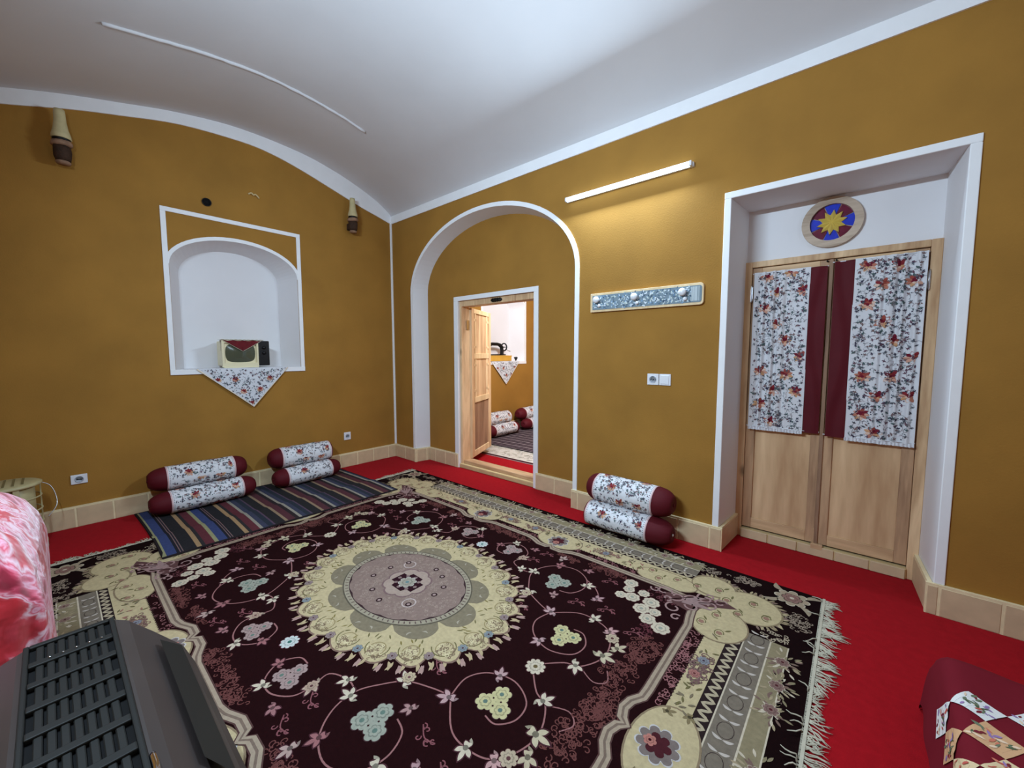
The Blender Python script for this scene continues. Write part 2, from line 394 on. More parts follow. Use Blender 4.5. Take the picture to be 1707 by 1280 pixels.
ob('trim_4', b, M['trim'], bevel=.006, label='white vertical plaster strip in the room corner', kind='structure')

# wall B (long right wall), y = 0
AX0, AX1, AZS, AB = .446, 3.073, 2.30, .836
DX0, DX1, DZ = 4.277, 5.498, 2.642
t = .045
arch_in = arch_outline(AX0+t, AX1-t, 0, AZS, AB-t, 40)      # opening in the wall
outline = [(0, 0), (0, H), (XE, H), (XE, 0), (DX1-t, 0), (DX1-t, DZ-t), (DX0+t, DZ-t), (DX0+t, 0)]+arch_in
wB = MB(); wB.ngon([(x, 0, z) for x, z in outline], outline)
ob('wall_right', wB, M['mustard'], label='long mustard plastered wall with arch recess and door recess', kind='structure')
b = MB(); b.box(-.01, XE, -.012, .01, H, 3.395)
ob('trim_5', b, M['trim'], label='straight white plaster band along top of long wall', kind='structure')
# arch recess
RB = .20
m = MB(); back = arch_outline(AX0+t+.055, AX1-t-.055, 0, AZS, AB-t-.03, 40)
for i in range(len(arch_in)-1):
    m.smooth = 1 <= i < len(arch_in)-2
    m.add([(arch_in[i][0], 0, arch_in[i][1]), (arch_in[i+1][0], 0, arch_in[i+1][1]), (back[i+1][0], RB, back[i+1][1]), (back[i][0], RB, back[i][1])], [(0, 1, 2, 3)])
ob('trim_6', m, M['white'], label='white plastered soffit and jambs of the arch recess', kind='structure')
ox0, ox1, oz = 1.165, 2.405, 2.17
m = MB(); o2 = [(ox0, 0), (back[-1][0], 0)]+back[::-1][1:]+[(ox1, 0), (ox1, oz), (ox0, oz)]
m.ngon([(x, RB, z) for x, z in o2], o2)
ob('wall_arch', m, M['mustard'], label='mustard wall at the back of the arch recess', kind='structure')
# arch edging
A = MB(); wd = t; oo = arch_outline(AX0, AX1, HB, AZS, AB, 40); ii = arch_outline(AX0+wd, AX1-wd, HB, AZS, AB-wd, 40)
for i in range(len(oo)-1):
    for (p, q, dp, dq) in ((oo, ii, -.010, -.010), (oo, oo, -.010, .002), (ii, ii, -.010, .004)):
        A.add([(p[i][0], dp, p[i][1]), (p[i+1][0], dp, p[i+1][1]), (q[i+1][0], dq, q[i+1][1]), (q[i][0], dq, q[i][1])], [(0, 1, 2, 3)])
ob('trim_7', A, M['trim'], label='white plaster edging round the big arch', kind='structure')
# reveal of the inner doorway, through the wall
YB = .40
m = MB(); m.add([(ox0, RB, 0), (ox0, YB, 0), (ox0, YB, oz), (ox0, RB, oz)], [(0, 1, 2, 3)]); m.add([(ox1, RB, 0), (ox1, YB, 0), (ox1, YB, oz), (ox1, RB, oz)], [(0, 1, 2, 3)])
m.add([(ox0, RB, oz), (ox1, RB, oz), (ox1, YB, oz), (ox0, YB, oz)], [(0, 1, 2, 3)])
ob('trim_8', m, M['white'], label='white reveal of the inner doorway', kind='structure')
m = MB(); m.box(1.09, 1.165, RB-.012, RB+.004, .0, 2.155); m.box(2.39, 2.452, RB-.012, RB+.004, .0, 2.155); m.box(1.09, 2.452, RB-.012, RB+.004, 2.155, 2.21)
ob('trim_9', m, M['trim'], bevel=.003, label='white plaster frame around inner doorway', kind='structure')
# main door recess
RD = .42
m = MB(); a0, a1, zt = DX0+t, DX1-t, DZ-t; b0, b1 = DX0+t+.035, DX1-t-.03
m.add([(a0, 0, 0), (b0, RD, 0), (b0, RD, zt), (a0, 0, zt)], [(0, 1, 2, 3)])
m.add([(a1, 0, 0), (b1, RD, 0), (b1, RD, zt), (a1, 0, zt)], [(0, 1, 2, 3)])
m.add([(a0, 0, zt), (a1, 0, zt), (b1, RD, zt), (b0, RD, zt)], [(0, 1, 2, 3)])
ob('trim_10', m, M['white'], label='white plastered jambs and soffit of the door recess', kind='structure')
m = MB(); WCX, WCZ, WR = 4.872, 2.415, .17
o2 = [(b0, 0), (b0, zt), (b1, zt), (b1, 0), (5.425, 0), (5.425, 2.205), (4.35, 2.205), (4.35, 0)]
hole = [(WCX+.150*math.cos(2*PI*k/32), WCZ+.150*math.sin(2*PI*k/32)) for k in range(32)]
m.holed(o2, [hole], lambda a, b_: (a, RD, b_))
ob('wall_recess', m, M['white'], label='white plaster wall above the double door', kind='structure')
m = MB(); m.box(DX0, DX0+t, -.012, .004, HB, DZ-t); m.box(DX1-t, DX1, -.012, .004, HB, DZ-t); m.box(DX0, DX1, -.012, .004, DZ-t, DZ)
ob('trim_11', m, M['trim'], bevel=.004, label='white plaster frame around the door recess', kind='structure')
# walls behind the camera
m = MB(); m.add([(0, YC, 0), (XE, YC, 0), (XE, YC, 3.40), (0, YC, 3.40)], [(0, 1, 2, 3)])
ob('wall_left', m, M['mustard'], label='mustard plastered wall behind the camera', kind='structure')
m = MB(); o2 = [(0, 0), (YC, 0)]+[(y, z) for y, z in upp[::-1]]
m.ngon([(XE, a, b_) for a, b_ in o2], o2)
ob('wall_front', m, M['mustard'], label='mustard plastered end wall behind the camera', kind='structure')

# ------------------------------------------------------------------ skirting of stone tiles
tile_mesh = {}
def tiles(name, label, p0, p1, inward, first=0.0, pitch=.234, seed=0, z0=0, h=HB, breaks=None):
    """row of stone tiles from p0 to p1 (2D), facing direction inward (2D unit)"""
    p0, p1 = Vector(p0), Vector(p1); L = (p1-p0).length; d = (p1-p0)/L; nrm = Vector(inward); rnd = random.Random(seed)
    g = MB(); D = .020
    a, b_ = p0, p1; q = nrm*D
    g.add([(a.x, a.y, z0), (b_.x, b_.y, z0), (b_.x, b_.y, z0+h), (a.x, a.y, z0+h), (a.x+q.x, a.y+q.y, z0), (b_.x+q.x, b_.y+q.y, z0), (b_.x+q.x, b_.y+q.y, z0+h), (a.x+q.x, a.y+q.y, z0+h)],
          [(4, 5, 6, 7), (3, 2, 6, 7), (0, 3, 7, 4), (1, 2, 6, 5), (0, 1, 2, 3)])
    base = ob(name, g, M['grout'], label=label, kind='structure')
    s = first; edges = [0]
    while s < L-.03:
        if s > .03: edges.append(s)
        s += pitch
    edges.append(L)
    for i in range(len(edges)-1):
        e0, e1 = edges[i]+.006, edges[i+1]-.006
        if e1-e0 < .012: continue
        T = MB(); dd = D+.0025+rnd.uniform(0, .002); hh = h-.011-rnd.uniform(0, .004)
        A = p0+d*e0; B = p0+d*e1; o1 = nrm*(D-.002); o2_ = nrm*dd
        T.add([(A.x+o1.x, A.y+o1.y, z0+.001), (B.x+o1.x, B.y+o1.y, z0+.001), (B.x+o2_.x, B.y+o2_.y, z0+.001), (A.x+o2_.x, A.y+o2_.y, z0+.001),
               (A.x+o1.x, A.y+o1.y, z0+hh), (B.x+o1.x, B.y+o1.y, z0+hh), (B.x+o2_.x, B.y+o2_.y, z0+hh), (A.x+o2_.x, A.y+o2_.y, z0+hh)],
              [(0, 3, 2, 1), (4, 5, 6, 7), (0, 1, 5, 4), (1, 2, 6, 5), (2, 3, 7, 6), (3, 0, 4, 7)])
        fixn(ob('tile', T, M['tile'], base, bevel=.003, seg=1))
    return base
tiles('baseboard_back', 'beige stone tile skirting along the end wall', (0, 0), (0, YC), (1, 0), .14, seed=1)
tiles('baseboard_right', 'beige stone tile skirting between corner and big arch', (.03, 0), (AX0+t+.03, 0), (0, -1), .24, seed=2)
tiles('baseboard_arch_jamb', 'beige stone tile skirting on left arch jamb', (AX0+t, -.028), (AX0+t+.05, RB), (1, 0), .0, .17, seed=3)
tiles('baseboard_arch_left', 'beige stone tile skirting in arch left of doorway', (AX0+t+.08, RB), (1.15, RB), (0, -1), .12, .21, seed=4)
tiles('baseboard_arch_right', 'beige stone tile skirting in arch right of doorway', (2.43, RB), (AX1-t-.05, RB), (0, -1), .25, .24, seed=5)
tiles('baseboard_right_middle', 'beige stone tile skirting between arch and door recess', (AX1-t-.01, 0), (DX0+t+.028, 0), (0, -1), .07, .235, seed=6)
tiles('baseboard_recess_left', 'beige stone tile skirting on left jamb of door recess', (DX0+t+.003, -.0), (DX0+t+.033, RD-.02), (1, 0), .0, .45, seed=7)
tiles('baseboard_recess_right', 'beige stone tile skirting on right jamb of door recess', (DX1-t-.003, -.0), (DX1-t-.03, RD-.02), (-1, 0), .0, .45, seed=8)
tiles('baseboard_right_end', 'beige stone tile skirting right of door recess', (DX1-t-.03, 0), (XE, 0), (0, -1), .055, .235, seed=9)
tiles('baseboard_left', 'beige stone tile skirting behind the camera', (XE, YC), (0, YC), (0, 1), .1, seed=10)

# ------------------------------------------------------------------ inner doorway (door_1)
D1 = thing('door_1', 'open wooden inner door with carved frame in the big arch', None, (1.78, .3, 0), kind='structure')
fr = MB(); fr.box(ox0, ox0+.035, RB+.02, .36, .0, oz); fr.box(ox1-.03, ox1, RB+.02, .36, .0, oz); fr.box(ox0+.035, ox1-.03, RB+.02, .36, 2.085, oz)
ob('door_frame', fr, M['wood'], D1, True, bevel=.004)
fr = MB(); fr.box(ox0+.035, ox1-.03, .24, .37, .05, .095)
ob('sill', fr, M['woodh'], D1, True, bevel=.006)
fr = MB(); fr.box(ox0, ox1, RB-.004, .24, .0, .055)
ob('sill_plaster', fr, M['sand'], D1, True, bevel=.008)
# iron hook over the door
hk = MB()
for dx in (-.055, -.018, .018, .055):
    hk.tube([(1.82+dx+.024*math.cos(a), .212, 2.12+.017*math.sin(a)) for a in [2*PI*k/10 for k in range(10)]], .007, 6, closed=True)
hk.tube([(1.73, .212, 2.12), (1.91, .212, 2.12)], .006, 6)
ob('iron_latch', hk, M['black'], D1, True, label='black iron hasp under the lintel')
hg = MB(); hg.box(ox0+.034, ox0+.046, .30, .345, 1.80, 1.92); ob('hinge', hg, M['metal'], D1, True)
# open leaf
LW, LB, LT = .735, .10, 2.08
lf = thing('door_leaf', None, None, (1.212, .365, 0)); lf.parent = D1; lf.location = (1.212-1.78, .065, 0)
lf.rotation_euler = (0, 0, math.atan2(.69, -.31))
def leafbox(mb, a0_, a1_, z0, z1, d0=-.02, d1=.02): mb.box(a0_, a1_, d0, d1, z0, z1)
for nm, bx, mt in (('stile', (0, .09, LB, LT), 'wood'), ('stile', (LW-.09, LW, LB, LT), 'wood'), ('rail', (.09, LW-.09, LB, LB+.08), 'woodl'), ('rail', (.09, LW-.09, .83, .905), 'woodl'), ('rail', (.09, LW-.09, 1.42, 1.49), 'woodl'), ('rail', (.09, LW-.09, LT-.06, LT), 'woodl')):
    mb = MB(); leafbox(mb, *bx); ob(nm, mb, M[mt if nm != 'rail' else 'woodl'], lf, bevel=.003)
for z0, z1, mt in ((LB+.08, .83, 'woodd'), (.905, 1.42, 'wood'), (1.49, LT-.06, 'wood')):
    mb = MB(); leafbox(mb, .09, LW-.09, z0, z1, -.006, .006); ob('panel', mb, M[mt], lf)
    if mt == 'wood':
        for xa in (.125, LW-.17):
            mb = MB(); leafbox(mb, xa, xa+.035, z0, z1, -.017, .017)
            for zz in (z0+.07, z1-.10): leafbox(mb, .09 if xa < .3 else xa, xa+.035 if xa < .3 else LW-.09, zz, zz+.03, -.017, .017)
            ob('lattice_bar', mb, M['woodl'], lf, bevel=.002)
mb = MB(); mb.box(LW, LW+.012, -.012, .012, 1.62, 1.80); mb.tube([(LW+.005, 0, 1.60), (LW+.03, .0, 1.66), (LW+.005, 0, 1.70)], .008, 6)
ob('latch', mb, M['black'], lf)

# ------------------------------------------------------------------ next room seen through the doorway
def farx(p): return p
hole = [(a+4.255, b_) for a, b_ in holeA]
m = MB(); m.holed([(YB, 0), (4.3, 0), (4.3, 3.5), (YB, 3.5)], [hole], lambda a, b_: (0, a, b_))
ob('wall_next_room_back', m, M['mustard'], label='mustard end wall of the next room', kind='structure')
niche_parts(4.255, 12)
m = MB(); o2 = [(0, 0), (0, 3.5), (3.6, 3.5), (3.6, 0), (ox1, 0), (ox1, oz), (ox0, oz), (ox0, 0)]
m.ngon([(x, YB, z) for x, z in o2], o2)
m.add([(3.6, YB, 0), (3.6, 4.3, 0), (3.6, 4.3, 3.5), (3.6, YB, 3.5)], [(0, 1, 2, 3)]); m.add([(0, 4.3, 0), (3.6, 4.3, 0), (3.6, 4.3, 3.5), (0, 4.3, 3.5)], [(0, 1, 2, 3)])
ob('wall_next_room_side', m, M['mustard'], label='mustard side walls of the next room', kind='structure')
m = MB(); m.add([(-.1, YB, 3.45), (3.6, YB, 3.45), (3.6, 4.3, 3.45), (-.1, 4.3, 3.45)], [(0, 1, 2, 3)])
ob('ceiling_next_room', m, M['ceil'], label='white ceiling of the next room', kind='structure')
tiles('baseboard_next_room', 'beige stone tile skirting in the next room', (0, YB), (0, 4.3), (1, 0), .1, seed=12)
m = MB(); m.box(2.0, 2.9, YB+.002, YB+.04, 2.87, 2.93)
ob('wall_lamp', m, M['plastic'], label='white batten lamp above the doorway inside the next room', cat='lamp')

# ------------------------------------------------------------------ main door (door_2)
D2 = thing('door_2', 'double wooden door with curtained upper halves', None, (4.885, RD, 0), kind='structure')
fr = MB(); fr.box(4.35, 4.40, RD-.035, RD+.03, .0, 2.205); fr.box(5.372, 5.425, RD-.035, RD+.03, .0, 2.205); fr.box(4.40, 5.372, RD-.035, RD+.03, 2.16, 2.205)
fr.box(5.425, 5.46, RD-.012, RD, 2.19, 2.215)
ob('door_frame', fr, M['wood'], D2, True, bevel=.004)
def leaf2(x0, x1, nm):
    l = thing('door_leaf', None, None, (x0, RD, 0)); l.parent = D2; l.location = (x0-4.885, 0, 0)
    y0, y1 = RD-.022, RD+.02
    sw = .062
    for a0_, a1_ in ((x0, x0+sw), (x1-sw, x1)):
        mb = MB(); mb.box(a0_, a1_, y0, y1, .085, 2.155); ob('stile', mb, M['woods'], l, True, bevel=.003)
    for z0, z1 in ((.085, .165), (.895, .96), (2.09, 2.155)):
        mb = MB(); mb.box(x0+sw, x1-sw, y0, y1, z0, z1); ob('rail', mb, M['woodh'], l, True, bevel=.003)
    mb = MB(); mb.box(x0+sw, x1-sw, RD-.008, RD+.008, .165, .895); ob('panel', mb, M['woodp'], l, True)
    mb = MB(); mb.box(x0+sw, x1-sw, RD-.004, RD+.004, .96, 2.09); ob('pane', mb, M['glass'], l, True)
    return l
M['glass'] = mat('door_glass', s2l((70, 74, 80)), .08, spec=.6)
la = leaf2(4.402, 4.884, 'a'); lb = leaf2(4.890, 5.370, 'b')
for x in (4.398, 5.366):
    for z in (1.90,):
        mb = MB(); mb.box(x, x+.012, RD-.045, RD-.03, z, z+.11); mb.tube([(x+.006, RD-.043, z-.01), (x+.006, RD-.043, z+.12)], .005, 8); ob('hinge', mb, M['metal'], D2, True)
mb = MB(); mb.box(4.872, 4.892, RD-.036, RD-.022, .07, .20); mb.box(4.86, 4.93, RD-.06, RD-.03, .055, .09); ob('bolt', mb, M['woodh'], D2, True, bevel=.003)
mb = MB(); mb.box(4.875, 4.898, RD-.038, RD-.018, .085, 2.155); ob('cover_strip', mb, M['woodd'], D2, True, bevel=.003)
for x in (4.862, 4.912):
    mb = MB(); mb.tube([(x, RD-.022, 2.145), (x, RD-.04, 2.145)], .006, 8); ob('nail', mb, M['black'], D2, True)
mb = MB(); rnd = random.Random(5)
st = MB(); st.box(4.40, 5.372, RD-.05, RD+.02, 0, .072); stp = ob('step', st, M['sand'], D2, True, bevel=.004)
xs = [4.402, 4.59, 4.78, 5.0, 5.19, 5.37]
for i in range(5):
    T = MB(); T.box(xs[i]+.004, xs[i+1]-.004, RD-.057-rnd.uniform(0, .003), RD-.045, .002, .068+rnd.uniform(0, .006)); ob('tile', T, M['tile'], stp, True, bevel=.003, seg=1)

# curtains on the door
def curtain(label, x0, x1, zb_, zt_, bx0, bx1, seed, folds, gx0, gx1):
    cx = (x0+x1)/2; t_ = thing('door_curtain', label, 'curtain', (min(x0, bx0), RD-.05, zb_), group='floral door curtains')
    rnd = random.Random(seed); Y = RD-.052
    ph = [rnd.uniform(0, 6.28) for _ in range(4)]
    W = x1-x0; Ht = zt_-zb_
    def dep(u):      # u 0..W
        g = 1/(1+math.exp(-(u-gx0*W)*60))*(1/(1+math.exp((u-gx1*W)*60)))
        return .004*math.sin(u*38+ph[0])+g*(.011*math.sin(u*2*PI*folds/W+ph[1])+.004*math.sin(u*2*PI*folds*1.7/W+ph[2]))
    def mp(u, v, h=0):
        e = 1-.35*math.sin(PI*min(1, max(0, v/Ht)))
        return (x0+u, Y-dep(u+.002*math.sin(v*9))*(1.3-e*.3)-h, zb_+v+.0)
    mb = MB(); mb.col = s2l((214, 214, 218))
    nu, nv = int(W*300), 26
    mb.grid(lambda a, b_: mp(a*W, b_*Ht), nu, nv)
    P = Paint(lambda x, y, h: mp(x, y, h+.0012), .0004); P.mb = mb
    # the print is gathered with the cloth
    floral(P, W, Ht, rnd, 1, .150, .048, 1.7)
    fixn_ = ob('printed_panel', mb, M['print'], t_, True)
    mb = MB(); W2 = bx1-bx0
    def mp2(a, b_):
        u = a*W2; v = b_*Ht
        return (bx0+u, Y-.003-.004*math.sin(u*60+2.2*math.sin(v*5+seed))-.002*math.sin(v*13+seed)*math.sin(a*PI), zb_-.004+v)
    mb.grid(mp2, 14, 40); ob('burgundy_border', mb, M['burg'], t_, True, label='plain burgundy satin border')
    lo, hi = min(x0, bx0), max(x1, bx1)
    for z in (zb_+.008, zt_-.006):
        mb = MB(); mb.tube([(lo-.012, Y+.004, z), (hi+.004, Y+.004, z)], .0035, 8); ob('rod', mb, M['plastic'], t_, True)
    mb = MB(); mb.col = s2l((214, 214, 218)); rn = random.Random(seed+9)
    k = 60; pts_t = [(x0+W*i/k, Y-.006-.006*math.sin(i*1.9)-.003*rn.random(), zb_+.004) for i in range(k+1)]
    pts_b = [(p[0], p[1]-.003, zb_-.016-.004*rn.random()) for p in pts_t]
    for i in range(k): mb.add([pts_b[i], pts_b[i+1], pts_t[i+1], pts_t[i]], [(0, 1, 2, 3)])
    ob('frill', mb, M['print'], t_, True)
    return t_
curtain('floral curtain with burgundy edge on left leaf of the double door', 4.420, 4.772, .915, 2.115, 4.770, 4.868, 4, 6, .08, .62)
curtain('floral curtain with burgundy edge on right leaf of the double door', 5.012, 5.362, .905, 2.135, 4.905, 5.014, 8, 6, .42, .95)

# round stained window over the door
WIN = thing('window_1', 'round stained glass window above the double door', None, (WCX, RD, WCZ), kind='structure')
Mx = Matrix.Translation((WCX, RD, WCZ)) @ Matrix.Rotation(PI/2, 4, 'X')
def ringmb(r0, r1, y0, y1, n=40):
    mb = MB(); mb.smooth = False
    P = [(r0, y0), (r0, y1), (r1, y1), (r1, y0)]
    for k in range(n):
        a, b_ = 2*PI*k/n, 2*PI*(k+1)/n
        for i in range(4):
            (ra, ya), (rb, yb) = P[i], P[(i+1) % 4]
            mb.add([(WCX+ra*math.cos(a), ya, WCZ+ra*math.sin(a)), (WCX+rb*math.cos(a), yb, WCZ+rb*math.sin(a)), (WCX+rb*math.cos(b_), yb, WCZ+rb*math.sin(b_)), (WCX+ra*math.cos(b_), ya, WCZ+ra*math.sin(b_))], [(0, 1, 2, 3)])
    return mb
M['frame_old'] = wood('weathered_frame', s2l((196, 176, 156)), s2l((150, 128, 108)), 'X', 9, knots=False)
fixn(ob('window_frame', ringmb(.125, .172, RD-.028, RD+.01), M['frame_old'], WIN, True, bevel=.006))
M['blue_glass'] = mat('blue_glass', s2l((38, 60, 190)), .15, spec=.6, var=.15, vscale=30)
M['red_glass'] = mat('wine_glass', s2l((104, 30, 56)), .15, spec=.6, var=.2, vscale=30)
M['gold_glass'] = mat('amber_flower', s2l((206, 178, 84)), .35, spec=.5, var=.12, vscale=20)
for k in range(8):
    a0_ = math.radians(-67+45*k)+.025; a1_ = a0_+math.radians(45)-.05; mb = MB()
    pts_ = [(WCX+r_*math.cos(a), RD-.004, WCZ+r_*math.sin(a)) for r_, seq in ((.128, [a0_+(a1_-a0_)*i/6 for i in range(7)]), (.05, [a1_+(a0_-a1_)*i/3 for i in range(4)])) for a in seq]
    mb.add(pts_, [tuple(range(len(pts_)))]); mb.add([(p[0], RD+.0, p[2]) for p in pts_], [tuple(range(len(pts_)))[::-1]])
    ob('pane', mb, M['blue_glass' if k % 2 else 'red_glass'], WIN, True, label='cobalt blue glass' if k % 2 else 'wine red glass')
mb = MB(); mb.add([(WCX+.13*math.cos(2*PI*k/32), RD+.003, WCZ+.13*math.sin(2*PI*k/32)) for k in range(32)], [tuple(range(32))]); ob('glazing_bar', mb, M['frame_old'], WIN, True)
mb = MB(); NP = 10; vs = [(WCX, RD-.022, WCZ)]
for k in range(NP*2):
    a = PI*k/NP+.2; r_ = .085 if k % 2 == 0 else .052; vs.append((WCX+r_*math.cos(a), RD-.006-(.014 if k % 2 == 0 else .002), WCZ+r_*math.sin(a)))
for k in range(NP*2): mb.add([vs[0], vs[1+k], vs[1+(k+1) % (NP*2)]], [(0, 1, 2)])
for k in range(NP*2): mb.add([vs[1+k], vs[1+(k+1) % (NP*2)], (vs[1+(k+1) % (NP*2)][0], RD, vs[1+(k+1) % (NP*2)][2]), (vs[1+k][0], RD, vs[1+k][2])], [(0, 1, 2, 3)])
ob('flower', mb, M['gold_glass'], WIN, True, label='raised amber ten-petal flower')

# ------------------------------------------------------------------ LED tube
T = thing('tube_light', 'glowing white tube lamp high on the mustard wall', 'lamp', (3.495, 0, 2.904))
mb = MB(); mb.box(2.93, 4.06, -.028, -.0, 2.888, 2.922); ob('housing', mb, M['plastic'], T, True, bevel=.004)
mb = MB(); mb.tube([(2.955, -.040, 2.905), (4.035, -.040, 2.905)], .020, 16); ob('diffuser', mb, M['tube'], T, True)
for x in (2.94, 4.035):
    mb = MB(); mb.box(x, x+.017, -.058, -.0, 2.887, 2.924); ob('end_cap', mb, M['plastic'], T, True, bevel=.003)

# ------------------------------------------------------------------ coat rack
T = thing('coat_rack', 'pale wooden wall rack with blue floral inlay and three knobs', 'coat rack', (3.68, 0, 1.94))
def rr(x0, x1, z0, z1, rl, rr_, n=6):
    o = []
    for cx, cz, r_, a0_ in ((x1, z1, rr_, 0), (x0, z1, rl, PI/2), (x0, z0, rl, PI), (x1, z0, rr_, 1.5*PI)):
        for k in range(n+1):
            a = a0_+PI/2*k/n
            ccx = cx-r_ if cx == x1 else cx+r_; ccz = cz-r_ if cz == z1 else cz+r_
            o.append((ccx+r_*math.cos(a), ccz+r_*math.sin(a)))
    return o
def prism(mb, o, y0, y1):
    n_ = len(o); mb.add([(x, y0, z) for x, z in o]+[(x, y1, z) for x, z in o], [tuple(range(n_)), tuple(range(2*n_-1, n_-1, -1))]+[(i, (i+1) % n_, n_+(i+1) % n_, n_+i) for i in range(n_)])
mb = MB(); prism(mb, rr(3.205, 4.162, 1.862, 2.027, .006, .028), -.026, -.002); fixn(ob('board', mb, M['woodl'], T, True, bevel=.003))
mb = MB(); mb.col = s2l((126, 142, 152)); prism(mb, rr(3.228, 4.150, 1.882, 2.008, .004, .018), -.030, -.025)
P = Paint(lambda x, z, h: (x, -.0304-h, z), .0006); P.mb = mb; rnd = random.Random(12)
for _ in range(420):
    x, z = rnd.uniform(3.245, 4.07), rnd.uniform(1.892, 1.998); a = rnd.random()*6.28; cc = rnd.choice([(220, 228, 236), (96, 116, 136), (188, 204, 216), (74, 92, 112), (130, 160, 190), (206, 216, 210)])
    P.leaf(x, z, a, .020, .009, cc, rnd.randint(1, 4), .1)
for _ in range(60):
    x = rnd.uniform(4.07, 4.135); P.stroke([(x, 1.892), (x, 2.0)], .0015, (196, 206, 210), 1)
ob('inlay', mb, M['print'], T, True, label='carved blue and white floral inlay')
for x, z in ((3.285, 1.965), (3.635, 1.962), (4.02, 1.962)):
    mb = MB(); mb.lathe([(.001, 0), (.016, .0), (.012, .012), (.018, .022), (.028, .034), (.030, .044), (.024, .054), (.010, .060), (.001, .061)], 20, Matrix.Translation((x, -.03, z)) @ Matrix.Rotation(PI/2, 4, 'X'))
    ob('knob', fixn, M['plastic'], T) if False else fixn(ob('knob', mb, M['plastic'], T, True))
    mb = MB(); mb.lathe([(.001, 0), (.013, .0), (.016, .008), (.012, .018), (.001, .02)], 16, Matrix.Translation((x+.012, -.03, z-.05)) @ Matrix.Rotation(PI/2, 4, 'X')); fixn(ob('lower_knob', mb, M['plastic'], T, True))

# ------------------------------------------------------------------ switches and sockets
def plate_B(x0, x1, z0, z1, sock, label):
    t_ = thing('wall_socket' if sock else 'light_switch', label, 'socket' if sock else 'switch', ((x0+x1)/2, 0, (z0+z1)/2))
    mb = MB(); mb.box(x0, x1, -.012, -.001, z0, z1); ob('plate', mb, M['plastic'], t_, True, bevel=.003)
    if sock:
        cx, cz = (x0+x1)/2, (z0+z1)/2; mb = MB(); mb.lathe([(.030, 0), (.030, .004), (.026, .004), (.024, -.002), (.001, -.002)], 24, Matrix.Translation((cx, -.012, cz)) @ Matrix.Rotation(PI/2, 4, 'X')); fixn(ob('socket_cup', mb, M['plasticd'], t_, True))
        mb = MB()
        for dx in (-.009, .009): mb.lathe([(.003, 0), (.003, .0035)], 8, Matrix.Translation((cx+dx, -.012, cz)) @ Matrix.Rotation(PI/2, 4, 'X'))
        ob('pin_holes', mb, M['dark'], t_, True)
    else:
        mb = MB(); mb.box(x0+.014, x1-.014, -.017, -.011, z0+.012, z1-.012); ob('rocker', mb, M['plastic'], t_, True, bevel=.002)
    return t_
plate_B(3.742, 3.836, 1.236, 1.328, True, 'white socket left of the light switch on the mustard wall')
plate_B(3.840, 3.934, 1.236, 1.328, False, 'white rocker switch right of the socket on the mustard wall')
def plate_A(y0, y1, z0, z1, label):
    t_ = thing('wall_socket', label, 'socket', (0, (y0+y1)/2, (z0+z1)/2)); cy, cz = (y0+y1)/2, (z0+z1)/2
    mb = MB(); mb.box(.001, .012, y0, y1, z0, z1); ob('plate', mb, M['plastic'], t_, True, bevel=.003)
    Mr = Matrix.Translation((.012, cy, cz)) @ Matrix.Rotation(PI/2, 4, 'Y')
    mb = MB(); mb.lathe([(.028, 0), (.028, .004), (.024, .004), (.022, -.001), (.001, -.001)], 24, Mr); fixn(ob('socket_cup', mb, M['plasticd'], t_, True))
    mb = MB()
    for d in (-.009, .009): mb.lathe([(.003, 0), (.003, .0035)], 8, Matrix.Translation((.012, cy+d, cz)) @ Matrix.Rotation(PI/2, 4, 'Y'))
    ob('pin_holes', mb, M['dark'], t_, True)
plate_A(-3.195, -3.095, .372, .452, 'white wall socket beside the kerosene heater')
plate_A(-.780, -.690, .358, .458, 'white wall socket near the room corner above the skirting')

# pipe hole and hook above niche
T = thing('flue_pipe', 'black round pipe opening in wall above the niche', 'pipe', (0, -2.12, 3.018))
mb = MB(); mb.lathe([(.034, .0), (.040, .0), (.040, .012), (.034, .012), (.033, .002)], 28, Matrix.Translation((0.0, -2.12, 3.018)) @ Matrix.Rotation(PI/2, 4, 'Y')); fixn(ob('rim', mb, M['black'], T, True))
mb = MB(); mb.lathe([(.034, .001), (.034, .003)], 24, Matrix.Translation((0, -2.12, 3.018)) @ Matrix.Rotation(PI/2, 4, 'Y')); ob('opening', mb, M['dark'], T, True)
mb = MB(); mb.tube(smooth([(.002, -1.745, 3.205), (.012, -1.72, 3.222), (.018, -1.70, 3.205), (.012, -1.68, 3.216), (.016, -1.66, 3.20), (.004, -1.645, 3.188)], 5), .008, 8)
ob('wall_hook', mb, M['sand'], label='small pale plastered hook on wall above the niche', cat='hook')

